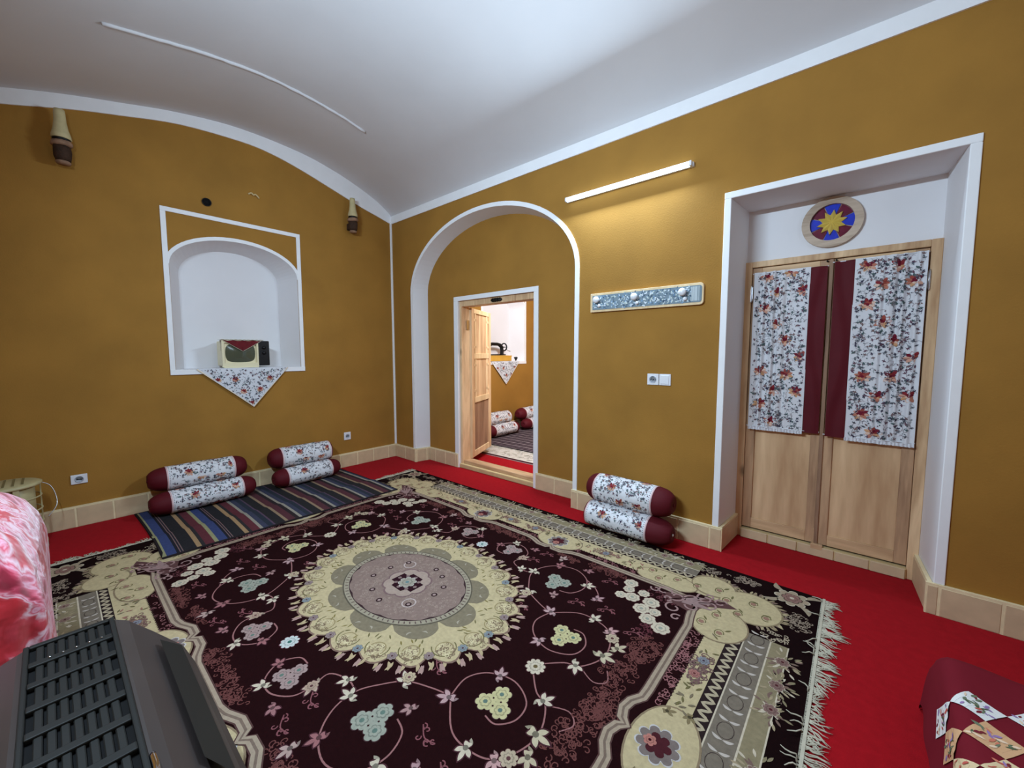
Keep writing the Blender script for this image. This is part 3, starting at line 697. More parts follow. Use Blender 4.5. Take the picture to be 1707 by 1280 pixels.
# ------------------------------------------------------------------ wall lamps made like torches
M['bone'] = mat('bone_shade', s2l((196, 182, 138)), .55, var=.12, vscale=14, bump=.2, bscale=30)
M['bark'] = mat('dark_bark', s2l((58, 38, 26)), .8, var=.35, vscale=30, bump=.8, bscale=60, bdist=.006)
M['barkl'] = mat('pale_bark', s2l((142, 110, 88)), .8, var=.3, vscale=26, bump=.6, bscale=60, bdist=.004)
def sconce(y, label):
    t_ = thing('wall_sconce', label, 'wall lamp', (0, y, 3.03), group='rustic wall sconces')
    X = .105; B_ = Matrix.Translation((X, y, 0)); rnd = random.Random(int(-y*10))
    mb = MB(); mb.lathe([(.001, 3.455), (.030, 3.45), (.034, 3.42), (.036, 3.36), (.044, 3.30), (.056, 3.255), (.060, 3.225), (.054, 3.222), (.001, 3.23)], 24, B_); fixn(ob('shade', mb, M['bone'], t_, True))
    mb = MB(); mb.lathe([(.001, 3.232), (.052, 3.23), (.054, 3.205), (.001, 3.203)], 24, B_); fixn(ob('collar', mb, M['black'], t_, True))
    mb = MB()
    pr = [(.001, 3.206), (.056, 3.204), (.064, 3.19), (.064, 3.172), (.050, 3.165), (.001, 3.16)]; mb.lathe(pr, 20, B_ @ Matrix.Translation((0,0,3.18)) @ Matrix.Rotation(.10, 4, 'X') @ Matrix.Translation((0,0,-3.18))); mb.v = [(a+rnd.uniform(-.003, .003), b_+rnd.uniform(-.003, .003), c_) for a, b_, c_ in mb.v]
    fixn(ob('bark_ring', mb, M['barkl'], t_, True))
    mb = MB(); mb.lathe([(.001, 3.16), (.050, 3.165), (.054, 3.13), (.050, 3.08), (.044, 3.055), (.001, 3.05)], 18, B_); mb.v = [(a+rnd.uniform(-.004, .004), b_+rnd.uniform(-.004, .004), c_) for a, b_, c_ in mb.v]; fixn(ob('bark_cup', mb, M['bark'], t_, True))
    mb = MB(); mb.lathe([(.001, 3.052), (.040, 3.05), (.046, 3.04), (.040, 3.026), (.001, 3.024)], 18, B_); fixn(ob('base_ring', mb, M['barkl'], t_, True))
    mb = MB(); mb.box(.0, .06, y-.035, y+.035, 3.07, 3.15); ob('bracket', mb, M['bark'], t_, True, bevel=.008)
sconce(-3.085, 'rustic wall sconce at far left, bone shade over dark bark cup')
sconce(-.618, 'rustic wall sconce nearest the room corner, beneath the white band')

# ------------------------------------------------------------------ cloth hanging in niche (used in both rooms)
def niche_cloth(dy, label, cen, tip, half, seed, zs=1.337):
    t_ = thing('table_scarf', label, 'cloth', (0, cen+dy, zs), group='floral cloths over niche sills')
    cy = cen+dy; rnd = random.Random(seed); hx = half
    mb = MB(); mb.col = s2l((214, 216, 222))
    depth = .30; X0 = .020
    # part lying in the niche
    def top(u, v): # u along y -1..1 , v 0 front .. 1 back
        wv = hx*(1-.55*v); return (X0-v*depth, cy+u*wv+.0, zs+.004+.002*math.sin(u*9+v*5))
    mb.grid(lambda a, b_: top(a*2-1, b_), 30, 6)
    def hang(x, y, h=0):   # x along y (metres from centre), y down from sill (negative)
        return (X0+.004+.004*math.sin(x*22)+.006*min(1, -y*8)+h, cy+x, zs+.004+y)
    tx, ty = tip-cen, -.435
    def inside(x, y):
        X, Y = x-hx, y-.45; 
        if Y > -.008: return False
        f_ = 1-Y/ty; 
        return tx+(-hx-tx)*f_+.012 < X < tx+(hx-tx)*f_-.012
    N_ = 14
    for j in range(N_):
        f0, f1 = 1-j/N_, 1-(j+1)/N_
        for i in range(20):
            q = []
            for (ff, ii_) in ((f0, i), (f0, i+1), (f1, i+1), (f1, i)):
                xl = tx+(-hx-tx)*ff; xr = tx+(hx-tx)*ff; q.append(hang(xl+(xr-xl)*ii_/20, ty*(1-ff)))
            mb.smooth = True; mb.add(q, [(3, 2, 1, 0)]); mb.smooth = False
    P = Paint(lambda x, y, h: hang(x-hx, y-.45, h+.0012), .0004); P.mb = mb
    floral(P, 2*hx, .45, rnd, 1, .16, .036, 1.3, inside)
    # lace hem
    P.stroke([(0+.006, .445), (tx+hx, .45+ty+.008), (2*hx-.006, .445)], .010, (230, 214, 190), 5)
    ob('printed_cloth', mb, M['print'], t_, True)
niche_cloth(0, 'floral triangular cloth hanging below the old television', -1.86, -1.80, .43, 21)
niche_cloth(4.255, 'floral triangular cloth hanging from niche in the next room', -1.86, -1.86, .40, 22)

# ------------------------------------------------------------------ old television
TV = thing('television', 'small old cream television with black control panel in niche', 'television', (-.16, -1.83, 1.348))
y0, y1, z0, z1 = -2.055, -1.605, 1.348, 1.635; xf, xb = -.02, -.27
mb = MB(); mb.box(xb, xf-.02, y0+.012, y1-.012, z0+.012, z1-.006); ob('cabinet', mb, M['cream_plastic'], TV, True, bevel=.012, seg=3)
mb = MB(); ys = y0+.34
o2 = [(y0, z0), (ys, z0), (ys, z1), (y0, z1)]; h2 = [(y0+.022, z0+.045), (ys-.018, z0+.045), (ys-.018, z1-.028), (y0+.022, z1-.028)]
mb.holed(o2, [h2], lambda a, b_: (xf, a, b_))
for (a, b_) in zip(h2, h2[1:]+h2[:1]): mb.add([(xf, *a), (xf, *b_), (xf-.025, *b_), (xf-.025, *a)], [(0, 1, 2, 3)])
for (a, b_) in zip(o2, o2[1:]+o2[:1]): mb.add([(xf, *a), (xf, *b_), (xf-.03, *b_), (xf-.03, *a)], [(0, 1, 2, 3)])
ob('bezel', mb, M['cream_plastic'], TV, True)
mb = MB(); M['screen'] = mat('crt_glass', s2l((74, 80, 66)), .12, spec=.7, coat=.3)
mb.grid(lambda a, b_: (xf-.022+.014*math.sin(PI*a)*math.sin(PI*b_), h2[0][0]-.004+(h2[1][0]-h2[0][0]+.008)*a, h2[0][1]-.004+(h2[2][1]-h2[0][1]+.008)*b_), 14, 12); ob('screen', mb, M['screen'], TV, True, label='dark greenish glass screen')
mb = MB(); mb.box(xf-.03, xf+.004, ys+.002, y1, z0+.012, z1); ob('control_panel', mb, M['black'], TV, True, bevel=.008, label='black control panel')
for zz in (1.56, 1.50):
    mb = MB(); mb.lathe([(.001, .014), (.016, .014), (.018, 0)], 20, Matrix.Translation((xf+.004, (ys+y1)/2, zz)) @ Matrix.Rotation(PI/2, 4, 'Y')); fixn(ob('dial', mb, M['black'], TV, True))
mb = MB(); mb.box(xf-.02, xf+.002, y0+.01, ys, z0-.010, z0+.004); ob('foot_strip', mb, M['cream_plastic'], TV, True, bevel=.003)
# red doily with lace over it
T = thing('television_doily', 'dark red lace-edged doily draped over top of television', 'cloth', (-.15, -1.86, 1.64))
M['doily'] = mat('red_velvet', s2l((100, 16, 26)), .85, var=.15, vscale=30, sheen=.3)
mb = MB(); cy = -1.865
mb.grid(lambda a, b_: (xb+.03+(xf-xb-.03)*b_, cy+(a-.5)*(.16+.30*b_), z1+.003+.002*math.sin(a*20)), 14, 6)
mb.grid(lambda a, b_: (xf+.004+.003*math.sin(a*14), cy+(a-.5)*.36*(1-b_)+.0, z1+.002-.115*b_-.006*abs(math.sin(a*12))*(1-b_)), 16, 8)
ob('velvet', mb, M['doily'], T, True)
mb = MB(); L_ = [(xf+.008, cy-.20+.40*i/40, z1+.004+.005*abs(math.sin(i*.8))) for i in range(41)]; mb.tube(L_, .004, 6)
for s_ in (-1, 1):
    mb.tube([(xf+.007, cy+s_*(.18*(1-i/16)), z1-.115*i/16-.003*abs(math.sin(i*1.3))) for i in range(17)], .0022, 6)
mb.tube([(xf-.09, y0+.008, z1+.003), (xf-.05, y0+.006, z1-.05), (xf-.06, y0+.008, z1-.11)], .006, 6)
ob('lace_edge', mb, M['fringe'], T, True, label='white lace edge')

# ------------------------------------------------------------------ bolsters
def bolster(label, group, loc, rz, R, L, c0, c1, seed, squash=1.0):
    """axis along local x; L floral length; c0/c1 length of the plain ends"""
    t_ = thing('bolster_cushion', label, 'cushion', loc, rz, group); rnd = random.Random(seed)
    def bulge(x): return 1+.035*math.cos(PI*x/(L+.1))-.0
    def mp(x, a, h=0):
        r_ = R*bulge(x-L/2)+h+.0015*math.sin(a*7+x*20+seed)
        return (x-L/2, r_*math.cos(a)*1.0, R*squash+ r_*math.sin(a)*squash)
    mb = MB(); mb.col = s2l((220, 220, 224)); mb.grid(lambda u, v: mp(u*L, v*2*PI), 22, 32)
    P = Paint(lambda x, y, h: mp(x, -y/R+PI, h+.0012), .0004); P.mb = mb
    floral(P, L, 2*PI*R, rnd, 1, .165, .044, 1.5, lambda x, y: .03 < x < L-.03)
    for x in (.006, L-.006):
        P.stroke([(x, 2*PI*R*k/40) for k in range(41)], .010, (214, 178, 178), 1)
    for x in (.020, L-.020):
        for k in range(44): P.disk(x, 2*PI*R*(k+.5)/44, .0035, (96, 60, 70), 2, 5)
    ob('cover', mb, M['print'], t_)
    for s_, c_ in ((-1, c0), (1, c1)):
        mb = MB(); n_ = 36; prof = []
        for i in range(13):
            q = i/12*PI/2; prof.append((math.cos(q)**.72, math.sin(q)))
        vs = []; fs = []
        for i, (rr_, xx) in enumerate(prof):
            for k in range(n_):
                a = 2*PI*k/n_; pl = 1-.03*math.sin(q)*0+(-.035*(i/12)*abs(math.sin(k*PI/3)) if i else 0)
                r_ = max(.004, R*bulge(L/2)*rr_*(1+pl-1)); vs.append((s_*(L/2+c_*xx*(1-.10*max(0, (i-9)/3))), r_*math.cos(a), R*squash+r_*math.sin(a)*squash))
        for i in range(12):
            for k in range(n_):
                k2 = (k+1) % n_; fs.append((i*n_+k, i*n_+k2, (i+1)*n_+k2, (i+1)*n_+k))
        mb.smooth = True; mb.add(vs, fs); mb.add([vs[12*n_+k] for k in range(n_)], [tuple(range(n_))])
        e = fixn(ob('end_cap', mb, M['burg'], t_, label='plain burgundy satin end'))
        mb = MB(); mb.lathe([(.001, .008), (.008, .006), (.012, 0), (.001, -.004)], 12, Matrix.Translation((s_*(L/2+c_*.92), 0, R*squash)) @ Matrix.Rotation(s_*PI/2, 4, 'Y')); fixn(ob('button', mb, M['plastic' if seed == 32 and s_ > 0 else 'burg'], e))
    return t_
G = 'floral bolster cushions in the main room'
bolster('lower floral bolster of the stack at left end of striped kilim', G, (.290, -2.315, .020), PI/2+.03, .115, .58, .15, .13, 30, .88)
bolster('upper floral bolster of the stack at left end of striped kilim', G, (.165, -2.33, .205), PI/2-.02, .120, .54, .14, .12, 31, .92)
bolster('lower floral bolster of the stack near room corner', G, (.285, -1.36, .020), PI/2+.05, .112, .50, .13, .13, 33, .88)
bolster('upper floral bolster of the stack near room corner', G, (.165, -1.34, .200), PI/2-.03, .122, .54, .12, .03, 34, .92)
bolster('lower floral bolster under the coat rack, lying on red carpet', G, (3.625, -.225, .012), -.02, .118, .54, .03, .18, 32, .88)
bolster('upper floral bolster under the coat rack, leaning on the wall', G, (3.650, -.155, .210), -.03, .125, .52, .10, .14, 35, .92)
G2 = 'floral bolster cushions in the next room'
bolster('lower bolster of nearer stack seen through the inner doorway', G2, (.30, 2.00, .038), PI/2, .115, .56, .13, .13, 40, .88)
bolster('upper bolster of nearer stack seen through the inner doorway', G2, (.17, 1.98, .215), PI/2, .120, .56, .13, .05, 41, .92)
bolster('lower bolster of farther stack, cut by the doorway edge', G2, (.28, 3.02, .038), PI/2, .115, .56, .16, .13, 42, .88)
bolster('upper bolster of farther stack, cut by the doorway edge', G2, (.17, 2.98, .215), PI/2, .120, .56, .16, .13, 43, .92)

# ------------------------------------------------------------------ striped kilims
KS = [((150, 146, 92), .026), ((44, 62, 120), .058), ((36, 36, 46), .018), ((128, 92, 90), .006), ((40, 40, 50), .010), ((128, 92, 90), .006), ((42, 40, 44), .080), ((168, 126, 70), .030), ((52, 46, 48), .024), ((104, 34, 46), .058)]
KS2 = [((150, 140, 122), .024), ((58, 62, 88), .040), ((44, 52, 66), .040), ((88, 62, 88), .014), ((44, 42, 44), .078), ((150, 118, 82), .024), ((92, 40, 50), .060), ((52, 40, 44), .034)]
def kilim(label, x0, x1, y0, y1, zb_, seed, sets, wob=.012, cuts=None):
    rnd = random.Random(seed); bow = lambda x, y: .02*math.sin((x-x0)/(x1-x0)*PI)
    mb = MB(); Z = .009
    def mp(x, y, h=0):
        return (x, y+.022*math.sin((x-x0)/(x1-x0)*2.4), zb_(x, y)+Z+.0015*math.sin(y*9+x*5)+h)
    y = y0; first = True; k = 0
    seqs = []
    while y < y1:
        S_ = sets[min(k, len(sets)-1)]; k += 1
        for c_, w_ in S_:
            if y >= y1: break
            seqs.append((y, min(y1, y+w_), c_)); y += w_
    N_ = 26
    for a, b_, c_ in seqs:
        for i in range(N_):
            xa, xb_ = x0+(x1-x0)*i/N_, x0+(x1-x0)*(i+1)/N_
            mb.col = tuple(.66*v+.30*sum(gain(s2l(c_), 1.0))/3 for v in gain(s2l(c_), 1.0)); mb.smooth = False
            mb.add([mp(xa, a), mp(xb_, a), mp(xb_, b_), mp(xa, b_)], [(0, 1, 2, 3)])
    # bound edges and underside
    mb.col = s2l((40, 34, 36))
    E = 14
    def loop(h, g): return [mp(x0-g+(x1-x0+2*g)*i/E, y0-g, h) for i in range(E)]+[mp(x1+g, y0+(y1-y0)*i/E, h) for i in range(E)]+[mp(x1+g-(x1-x0+2*g)*i/E, y1+g, h) for i in range(E)]+[mp(x0-g, y1-(y1-y0)*i/E, h) for i in range(E)]
    A, B_, C_ = loop(.0005, -.014), loop(.001, .0), loop(-Z+.001, .003)
    for i in range(4*E):
        j = (i+1) % (4*E); mb.add([A[i], B_[i], B_[j], A[j]], [(3, 2, 1, 0)]); mb.add([B_[i], C_[i], C_[j], B_[j]], [(3, 2, 1, 0)])
    o = ob('striped_kilim', mb, M['pile'], label=label, cat='rug'); return o
RUGX0, RUGX1, RUGY0, RUGY1 = .85, 4.98, -3.39, -.27
def over_rug(x, y):
    t_ = min(1, max(0, (x-(RUGX0-.09))/.09)); return .002+.013*t_*t_*(3-2*t_)
kilim('dark striped kilim with blue and ochre bands under wall bolsters', .05, 1.335, -2.82, -.87, over_rug, 2, [KS, KS, KS2, KS2])
kilim('striped kilim on the floor of the next room', .05, 1.60, 1.35, 3.9, lambda x, y: .016, 3, [[((150, 130, 134), .03), ((52, 36, 44), .05), ((120, 96, 106), .02), ((48, 34, 42), .05)]]*30)

# ------------------------------------------------------------------ the big rug
CX, CY = 2.915, -1.83; hx, hy = 2.065, 1.56
RZ = .010
RUG = thing('persian_rug', 'large burgundy Persian rug with cream medallion and white fringe', 'rug', (CX, CY, 0))
mb = MB(); mb.col = s2l((24, 8, 10)); mb.box(-hx, hx, -hy, hy, .001, RZ)
P = Paint(lambda x, y, h: (x, y, RZ+.0004+h), .00026); P.mb = mb; P.g = 1.0; P.w = (.92, .82, .82); rnd = random.Random(99)
DK = (22, 8, 9); FD = (32, 10, 12); CR = (186, 176, 136); OL = (138, 131, 102); GY = (118, 112, 98); PK = (150, 104, 104); TL = (150, 158, 142); LT = (196, 190, 166); MV = (132, 116, 112); OC = (110, 106, 70)
P.rect(-hx, hx, -hy, hy, DK, 0)
for s_ in (-1, 1):       # outer strips
    P.T = (s_, 1); P.rect(1.88, 1.955, -.93, .93, OL, 1); P.rect(1.77, 1.88, -.93, .93, GY, 1); P.rect(1.705, 1.77, -.93, .93, (44, 34, 34), 1)
    P.T = (1, s_); P.rect(-1.40, 1.40, 1.40, 1.485, OL, 1); P.rect(-1.40, 1.40, 1.315, 1.40, GY, 1); P.rect(-1.40, 1.40, 1.268, 1.315, (44, 34, 34), 1)
P.T = (1, 1)
for sx in (-1, 1):
    for sy in (-1, 1):
        P.T = (sx, sy)
        for s, (y_, lim, ax) in enumerate(((1.738, .93, 0), (1.292, 1.40, 1))):
            pts = []; k = 0; q = 0.0
            while q < lim:
                pts.append((y_+(.019 if k % 2 else -.019), q) if ax == 0 else (q, y_+(.014 if k % 2 else -.014))); q += .026; k += 1
            P.stroke(smooth(pts, 3), .015, (172, 164, 136), 2)
        P.stroke([(1.772, 0), (1.772, .93)], .006, LT, 2); P.stroke([(1.88, 0), (1.88, .93)], .007, LT, 2); P.stroke([(1.955, 0), (1.955, .93)], .006, LT, 2)
        P.stroke([(0, 1.317), (1.40, 1.317)], .006, LT, 2); P.stroke([(0, 1.40), (1.40, 1.40)], .007, LT, 2); P.stroke([(0, 1.485), (1.40, 1.485)], .006, LT, 2)
        # leaves and rings in the grey strip
        q = .07
        while q < .90:
            P.arc(1.825, q, .030, 0, 2*PI, .003, (66, 56, 52), 2, 14, ry=.042)
            for d in (-.052, .052):
                for k in (-1, 1): P.leaf(1.825, q+d, PI/2+k*1.25, .042, .014, (188, 184, 172), 3, .12*k)
            q += .165
        q = .07
        while q < 1.36:
            P.arc(q, 1.358, .036, 0, 2*PI, .003, (66, 56, 52), 2, 14, ry=.024)
            for d in (-.046, .046):
                for k in (-1, 1): P.leaf(q+d, 1.358, k*1.25, .032, .012, (188, 184, 172), 3, .12*k)
            q += .150
        # floral clumps on the olive strip
        for q in (.12, .46, .62, .80):
            for k in range(40):
                a = rnd.random()*6.28; d = rnd.random()*.09
                P.leaf(1.95+d*math.cos(a)*.55, q+d*math.sin(a), a, .036, .011, rnd.choice([OL, (160, 150, 120), (120, 100, 90), LT]), 4)
            P.rosette(1.945, q, .030, 8, (128, 104, 96), 5, LT, (80, 40, 44))
        for q in (.1, .36, .62, .88, 1.14, 1.32):
            for k in range(46):
                a = rnd.random()*6.28; d = rnd.random()*.11
                P.leaf(q+d*math.cos(a), 1.475+d*math.sin(a)*.42, a, .034, .011, rnd.choice([OL, (160, 150, 120), (150, 142, 112), (126, 112, 100), LT]), 4)
            P.rosette(q, 1.455, .026, 8, (138, 116, 104), 5, LT, (80, 40, 44))
        # black corner: flower and sprigs
        P.rosette(1.915, 1.44, .085, 8, (162, 150, 126), 3, LT, (90, 50, 52), depth=.3); P.rosette(1.915, 1.44, .05, 6, (140, 110, 100), 6, DK, LT)
        for a in (0.5, 2.2, 3.7, 5.3): P.leaf(1.915+.07*math.cos(a), 1.44+.07*math.sin(a), a, .10, .035, (158, 148, 124), 3, .2)
        P.bush(1.97, 1.20, .05, .10, 36, (150, 138, 120), 3, rnd, .005, .016); P.bush(1.66, 1.47, .11, .035, 36, (150, 138, 120), 3, rnd, .005, .016)
        P.bush(1.46, 1.46, .04, .05, 18, (150, 138, 120), 3, rnd, .005, .016); P.bush(1.90, .98, .06, .04, 20, (170, 160, 136), 3, rnd, .005, .016)
P.T = (1, 1)
P.rect(-1.705, 1.705, -1.268, 1.268, CR, 2)
for sx in (-1, 1):
    for sy in (-1, 1):
        P.T = (sx, sy)      # outward corner lobes
        for k in range(34):
            a = -1.2+k*.105
            for cx_, cy_, rr_ in ((1.74, 1.17, .158), (1.52, 1.27, .122)):
                if cx_ == 1.52 and not 1.1 < a+.6 < 2.8: continue
                P.leaf(cx_+rr_*math.cos(a), cy_+rr_*math.sin(a)*(1 if cx_ > 1.6 else .9), a+rnd.uniform(-.7, .7), .042, .014, rnd.choice([(150, 138, 108), (170, 160, 124), (126, 108, 96)]), 3)
        P.disk(1.74, 1.17, .165, (140, 128, 98), 3, 30); P.disk(1.74, 1.17, .155, CR, 4, 30); P.disk(1.52, 1.27, .13, (140, 128, 98), 3, 26); P.disk(1.52, 1.265, .122, CR, 4, 26, ry=.11)
P.T = (1, 1)
P.rect(-1.605, 1.605, -1.125, 1.125, FD, 5)
for sx in (-1, 1):
    for sy in (-1, 1):
        P.T = (sx, sy)
        # cream lobes bulging into the burgundy guard band
        for x_, y_, rx, ry in ((1.64, .90, .135, .155), (1.26, 1.15, .19, .095), (.42, 1.15, .19, .118)):
            P.disk(x_, y_, rx+.008, (136, 122, 96), 6, 34, ry=ry+.008); P.disk(x_, y_, rx, CR, 7, 34, ry=ry)
        if sy > 0: P.disk(1.66, 0, .13, (136, 122, 96), 6, 30, ry=.215); P.disk(1.66, 0, .122, CR, 7, 30, ry=.207)
        P.poly([(1.50, .93), (1.42, 1.04), (1.60, 1.14), (1.72, 1.12), (1.62, .98)], CR, 7, True)
        # dotted edge
        q = .24
        while q < .76: P.disk(1.603, q, .006, (58, 40, 40), 8, 6); q += .022
        q = .02
        while q < 1.08:
            if not .22 < q < .62: P.disk(q, 1.124, .006, (58, 40, 40), 8, 6)
            q += .022
        # motifs on the cream
        for x_, y_ in ((1.61, .97), (1.56, .86), (1.66, .82), (1.75, 1.22), (1.70, 1.06), (1.62, 1.16), (1.83, 1.12), (1.22, 1.13), (1.32, 1.19), (1.44, 1.20), (1.15, 1.20), (1.56, 1.24)):
            P.arc(x_, y_, .022, 0, 5.4, .005, OC, 9, 12, ry=.030); P.rosette(x_, y_, .016, 5, (150, 118, 100), 9, None, None); P.leaf(x_+.02, y_+.03, rnd.random()*6, .04, .012, OC, 9)
        for k in range(26):
            q = rnd.uniform(.2, .78); P.leaf(rnd.uniform(1.63, 1.68), q, rnd.random()*6, .034, .010, rnd.choice([OC, (120, 112, 90)]), 9)
        for k in range(60):
            q = rnd.uniform(.05, 1.10); P.leaf(q, rnd.uniform(1.15, 1.245), rnd.random()*6, .032, .010, rnd.choice([OC, (120, 112, 90), (150, 110, 96)]), 9)
        P.bush(1.655, .50, .035, .12, 60, (116, 92, 88), 9, rnd, .005, .017); P.rosette(1.655, .56, .028, 8, (128, 134, 140), 10, None, (70, 60, 70)); P.rosette(1.645, .45, .026, 8, (160, 112, 104), 10, None, (90, 50, 50))
        for q in (.14, .80): P.bush(q, 1.20, .10, .035, 50, (126, 100, 90), 9, rnd, .005, .016); P.rosette(q, 1.20, .026, 8, (128, 134, 140), 10, None, (70, 60, 70))
        # palmettes in the bulges
        for x_, y_, rot in ((.42, 1.13, -PI/2), (1.645, .0, PI)):
            if y_ == 0 and sy < 0: continue
            P.rosette(x_, y_, .080, 9, (120, 112, 106), 9, (188, 190, 186), None, depth=.25); P.rosette(x_, y_, .052, 6, (74, 34, 40), 11, None, None, depth=.35)
            P.rosette(x_+.03*math.cos(rot), y_+.03*math.sin(rot), .026, 6, (176, 120, 108), 13, None, (60, 20, 28))
        for x_, y_ in ((1.62, .17), (1.70, .20), (.28, 1.19), (.57, 1.19)):
            P.lily(x_, y_, rnd.random()*6, .034, (128, 118, 86), 9)
        # curls in the guard band
        for k in range(70):
            P.curl(rnd.uniform(1.55, 1.59), rnd.uniform(.2, .76), rnd.random()*6.28, .013+rnd.random()*.008, PK, 6, .004)
            q = rnd.uniform(.0, 1.08)
            if not .25 < q < .6: P.curl(q, rnd.uniform(1.075, 1.11), rnd.random()*6.28, .012+rnd.random()*.006, PK, 6, .004)
P.T = (1, 1)
# rope line with notched scallops, one quarter then mirrored
q1 = [(1.515, 0), (1.490, .022), (1.475, .07), (1.485, .12), (1.515, .17), (1.518, .22), (1.516, .5), (1.514, .78), (1.50, .85), (1.49, .93), (1.50, 1.0), (1.485, 1.03), (1.42, 1.035), (1.30, 1.050), (1.0, 1.052), (.66, 1.052), (.60, 1.040), (.52, 1.005), (.45, 1.005), (.42, 1.035), (.39, 1.005), (.32, 1.005), (.24, 1.040), (.18, 1.052), (0, 1.052)]
full = q1+[(-x, y) for x, y in q1[::-1][1:]]+[(-x, -y) for x, y in q1[1:]]+[(x, -y) for x, y in q1[::-1][1:-1]]
P.stroke(full, .052, (84, 62, 58), 9, True); P.stroke(full, .040, (162, 150, 128), 10, True); P.stroke(full, .010, (120, 106, 92), 11, True)
ins = [(x-.03*(1 if x > 0 else -1 if x < 0 else 0), y-.03*(1 if y > 0 else -1 if y < 0 else 0)) for x, y in full]
for sx in (-1, 1):
    for sy in (-1, 1):
        P.T = (sx, sy)
        # corner ornament
        for (x_, y_, r_, a_) in ((1.30, 1.01, .05, 0), (1.40, .88, .05, 2), (1.46, 1.02, .055, 1), (1.52, 1.09, .05, 2.5), (1.38, 1.0, .05, 4), (1.60, 1.10, .04, .5), (1.25, 1.0, .03, 3), (1.44, .80, .03, 1), (1.56, 1.04, .035, 5), (1.48, .96, .04, 3.3), (1.34, .95, .03, 5), (1.53, 1.13, .03, 4)):
            P.arc(x_, y_, r_, a_, a_+5.6, .011, (156, 130, 126), 12, 16, grow=.35)
        P.poly([(1.36, .93), (1.30, 1.0), (1.42, 1.055), (1.62, 1.13), (1.69, 1.10), (1.56, 1.02), (1.47, .90)], (92, 66, 64), 11, True)
        for a in (.2, .55, .9): P.leaf(1.42, .96, a, .17, .035, (150, 128, 124), 12, .1)
        P.stroke([(1.36, .95), (1.46, 1.06)], .007, FD, 14); P.stroke([(1.50, 1.02), (1.62, 1.12)], .007, FD, 14)
        # cream flower spray
        for x_, y_, r_ in ((1.108, .956, .045), (1.125, .885, .036), (1.175, .82, .046), (1.215, .90, .036), (1.285, .84, .050), (1.262, .750, .048), (1.325, .684, .046), (1.41, .655, .050), (1.335, .765, .036), (1.11, .80, .036)):
            P.rosette(x_, y_, r_, 7, LT, 6, (96, 60, 60), TL, depth=.16)
        P.bush(1.30, .93, .10, .06, 36, (104, 62, 66), 6, rnd); P.bush(1.37, .60, .07, .05, 24, (96, 52, 58), 6, rnd)
        # faint rose bushes along the border
        for x_, y_, rx, ry, n_ in ((1.40, .44, .065, .12, 110), (1.40, .05, .07, .10, 70), (1.37, .22, .07, .09, 60), (.93, .99, .14, .035, 80), (.62, .96, .10, .03, 40), (.12, .98, .13, .04, 60)):
            P.bush(x_, y_, rx, ry, n_, (104, 64, 60), 6, rnd)
        # vines
        V = (148, 106, 104); wv = .0068
        P.stroke(smooth([(1.06, .02), (1.15, .11), (1.22, .14), (1.275, .25), (1.262, .36), (1.20, .455), (1.10, .485), (1.0, .47), (.88, .37)], 6), wv, V, 6)
        P.stroke(smooth([(.88, .37), (.86, .26), (.92, .17), (1.04, .13), (1.15, .18), (1.17, .27), (1.12, .34), (1.06, .34)], 6), wv, V, 6)
        P.stroke(smooth([(.88, .37), (.78, .40), (.67, .45), (.60, .53), (.545, .63), (.56, .74), (.64, .83), (.76, .86), (.87, .80), (.905, .70), (.87, .61), (.80, .585)], 6), wv, V, 6)
        P.stroke(smooth([(.87, .80), (.95, .76), (1.01, .70), (1.03, .64)], 5), wv, V, 6)
        P.stroke(smooth([(.545, .63), (.46, .62), (.36, .66), (.37, .74), (.36, .82), (.27, .88), (.17, .87), (.11, .79), (.15, .71), (.22, .70)], 6), wv, V, 6)
        P.stroke(smooth([(1.22, .14), (1.31, .10), (1.36, .14), (1.33, .20)], 5), wv*.8, V, 6)
        for x_, y_, s2_ in ((.95, .55, 1), (1.32, .52, 1), (.45, .77, 1), (1.0, .88, 1), (.72, .30, 1), (.48, .90, 1), (1.12, .60, 1)):
            for k in range(6): P.curl(x_+.05*math.cos(k*1.1), y_+.03*math.sin(k*1.7), k*1.3, .014, (128, 80, 84), 6, .005)
            P.stroke(smooth([(x_-.05, y_-.02), (x_, y_+.012), (x_+.05, y_)], 4), .005, (128, 80, 84), 6)
        # blossoms
        for (x_, y_, c_, r_) in ((.735, .655, TL, .046), (1.05, .265, (188, 186, 138), .044), (.235, .785, (158, 140, 134), .040)):
            for a in (.4, 2.5, 4.6): P.rosette(x_+r_*1.02*math.cos(a), y_+r_*1.02*math.sin(a), r_, 6, c_, 7, (70, 50, 52), (96, 120, 108), rot=a)
        for (x_, y_, a, z_, c_) in ((.55, .655, 3, .05, LT), (.64, .83, 1.8, .046, PK), (.905, .745, .4, .05, LT), (1.02, .66, .9, .045, (170, 140, 140)), (.665, .45, 3.6, .055, LT), (1.10, .485, 1.3, .048, LT), (.88, .38, 2.6, .05, (176, 150, 148)), (1.268, .27, 0, .060, (188, 182, 152)), (1.215, .45, .8, .045, (184, 150, 146)), (1.20, .13, 5.2, .050, LT), (.97, .15, 4.2, .045, (176, 150, 148)), (.37, .74, 1, .05, (178, 160, 140)), (.20, .885, 2.4, .045, LT), (.46, .62, 2, .045, LT), (.12, .79, 3.2, .04, PK), (1.30, .36, 1, .05, (184, 176, 146)), (.80, .52, 2, .04, (160, 130, 126)), (.60, .92, 1.5, .045, (170, 150, 140)), (.82, .90, .2, .04, (150, 110, 110)), (.36, .90, .2, .04, (150, 110, 110))):
            P.lily(x_, y_, a, z_, c_, 8, (70, 40, 46))
            P.leaf(x_, y_, a+PI, z_*.9, z_*.4, tuple(int(v*.8) for v in c_), 8, .2)
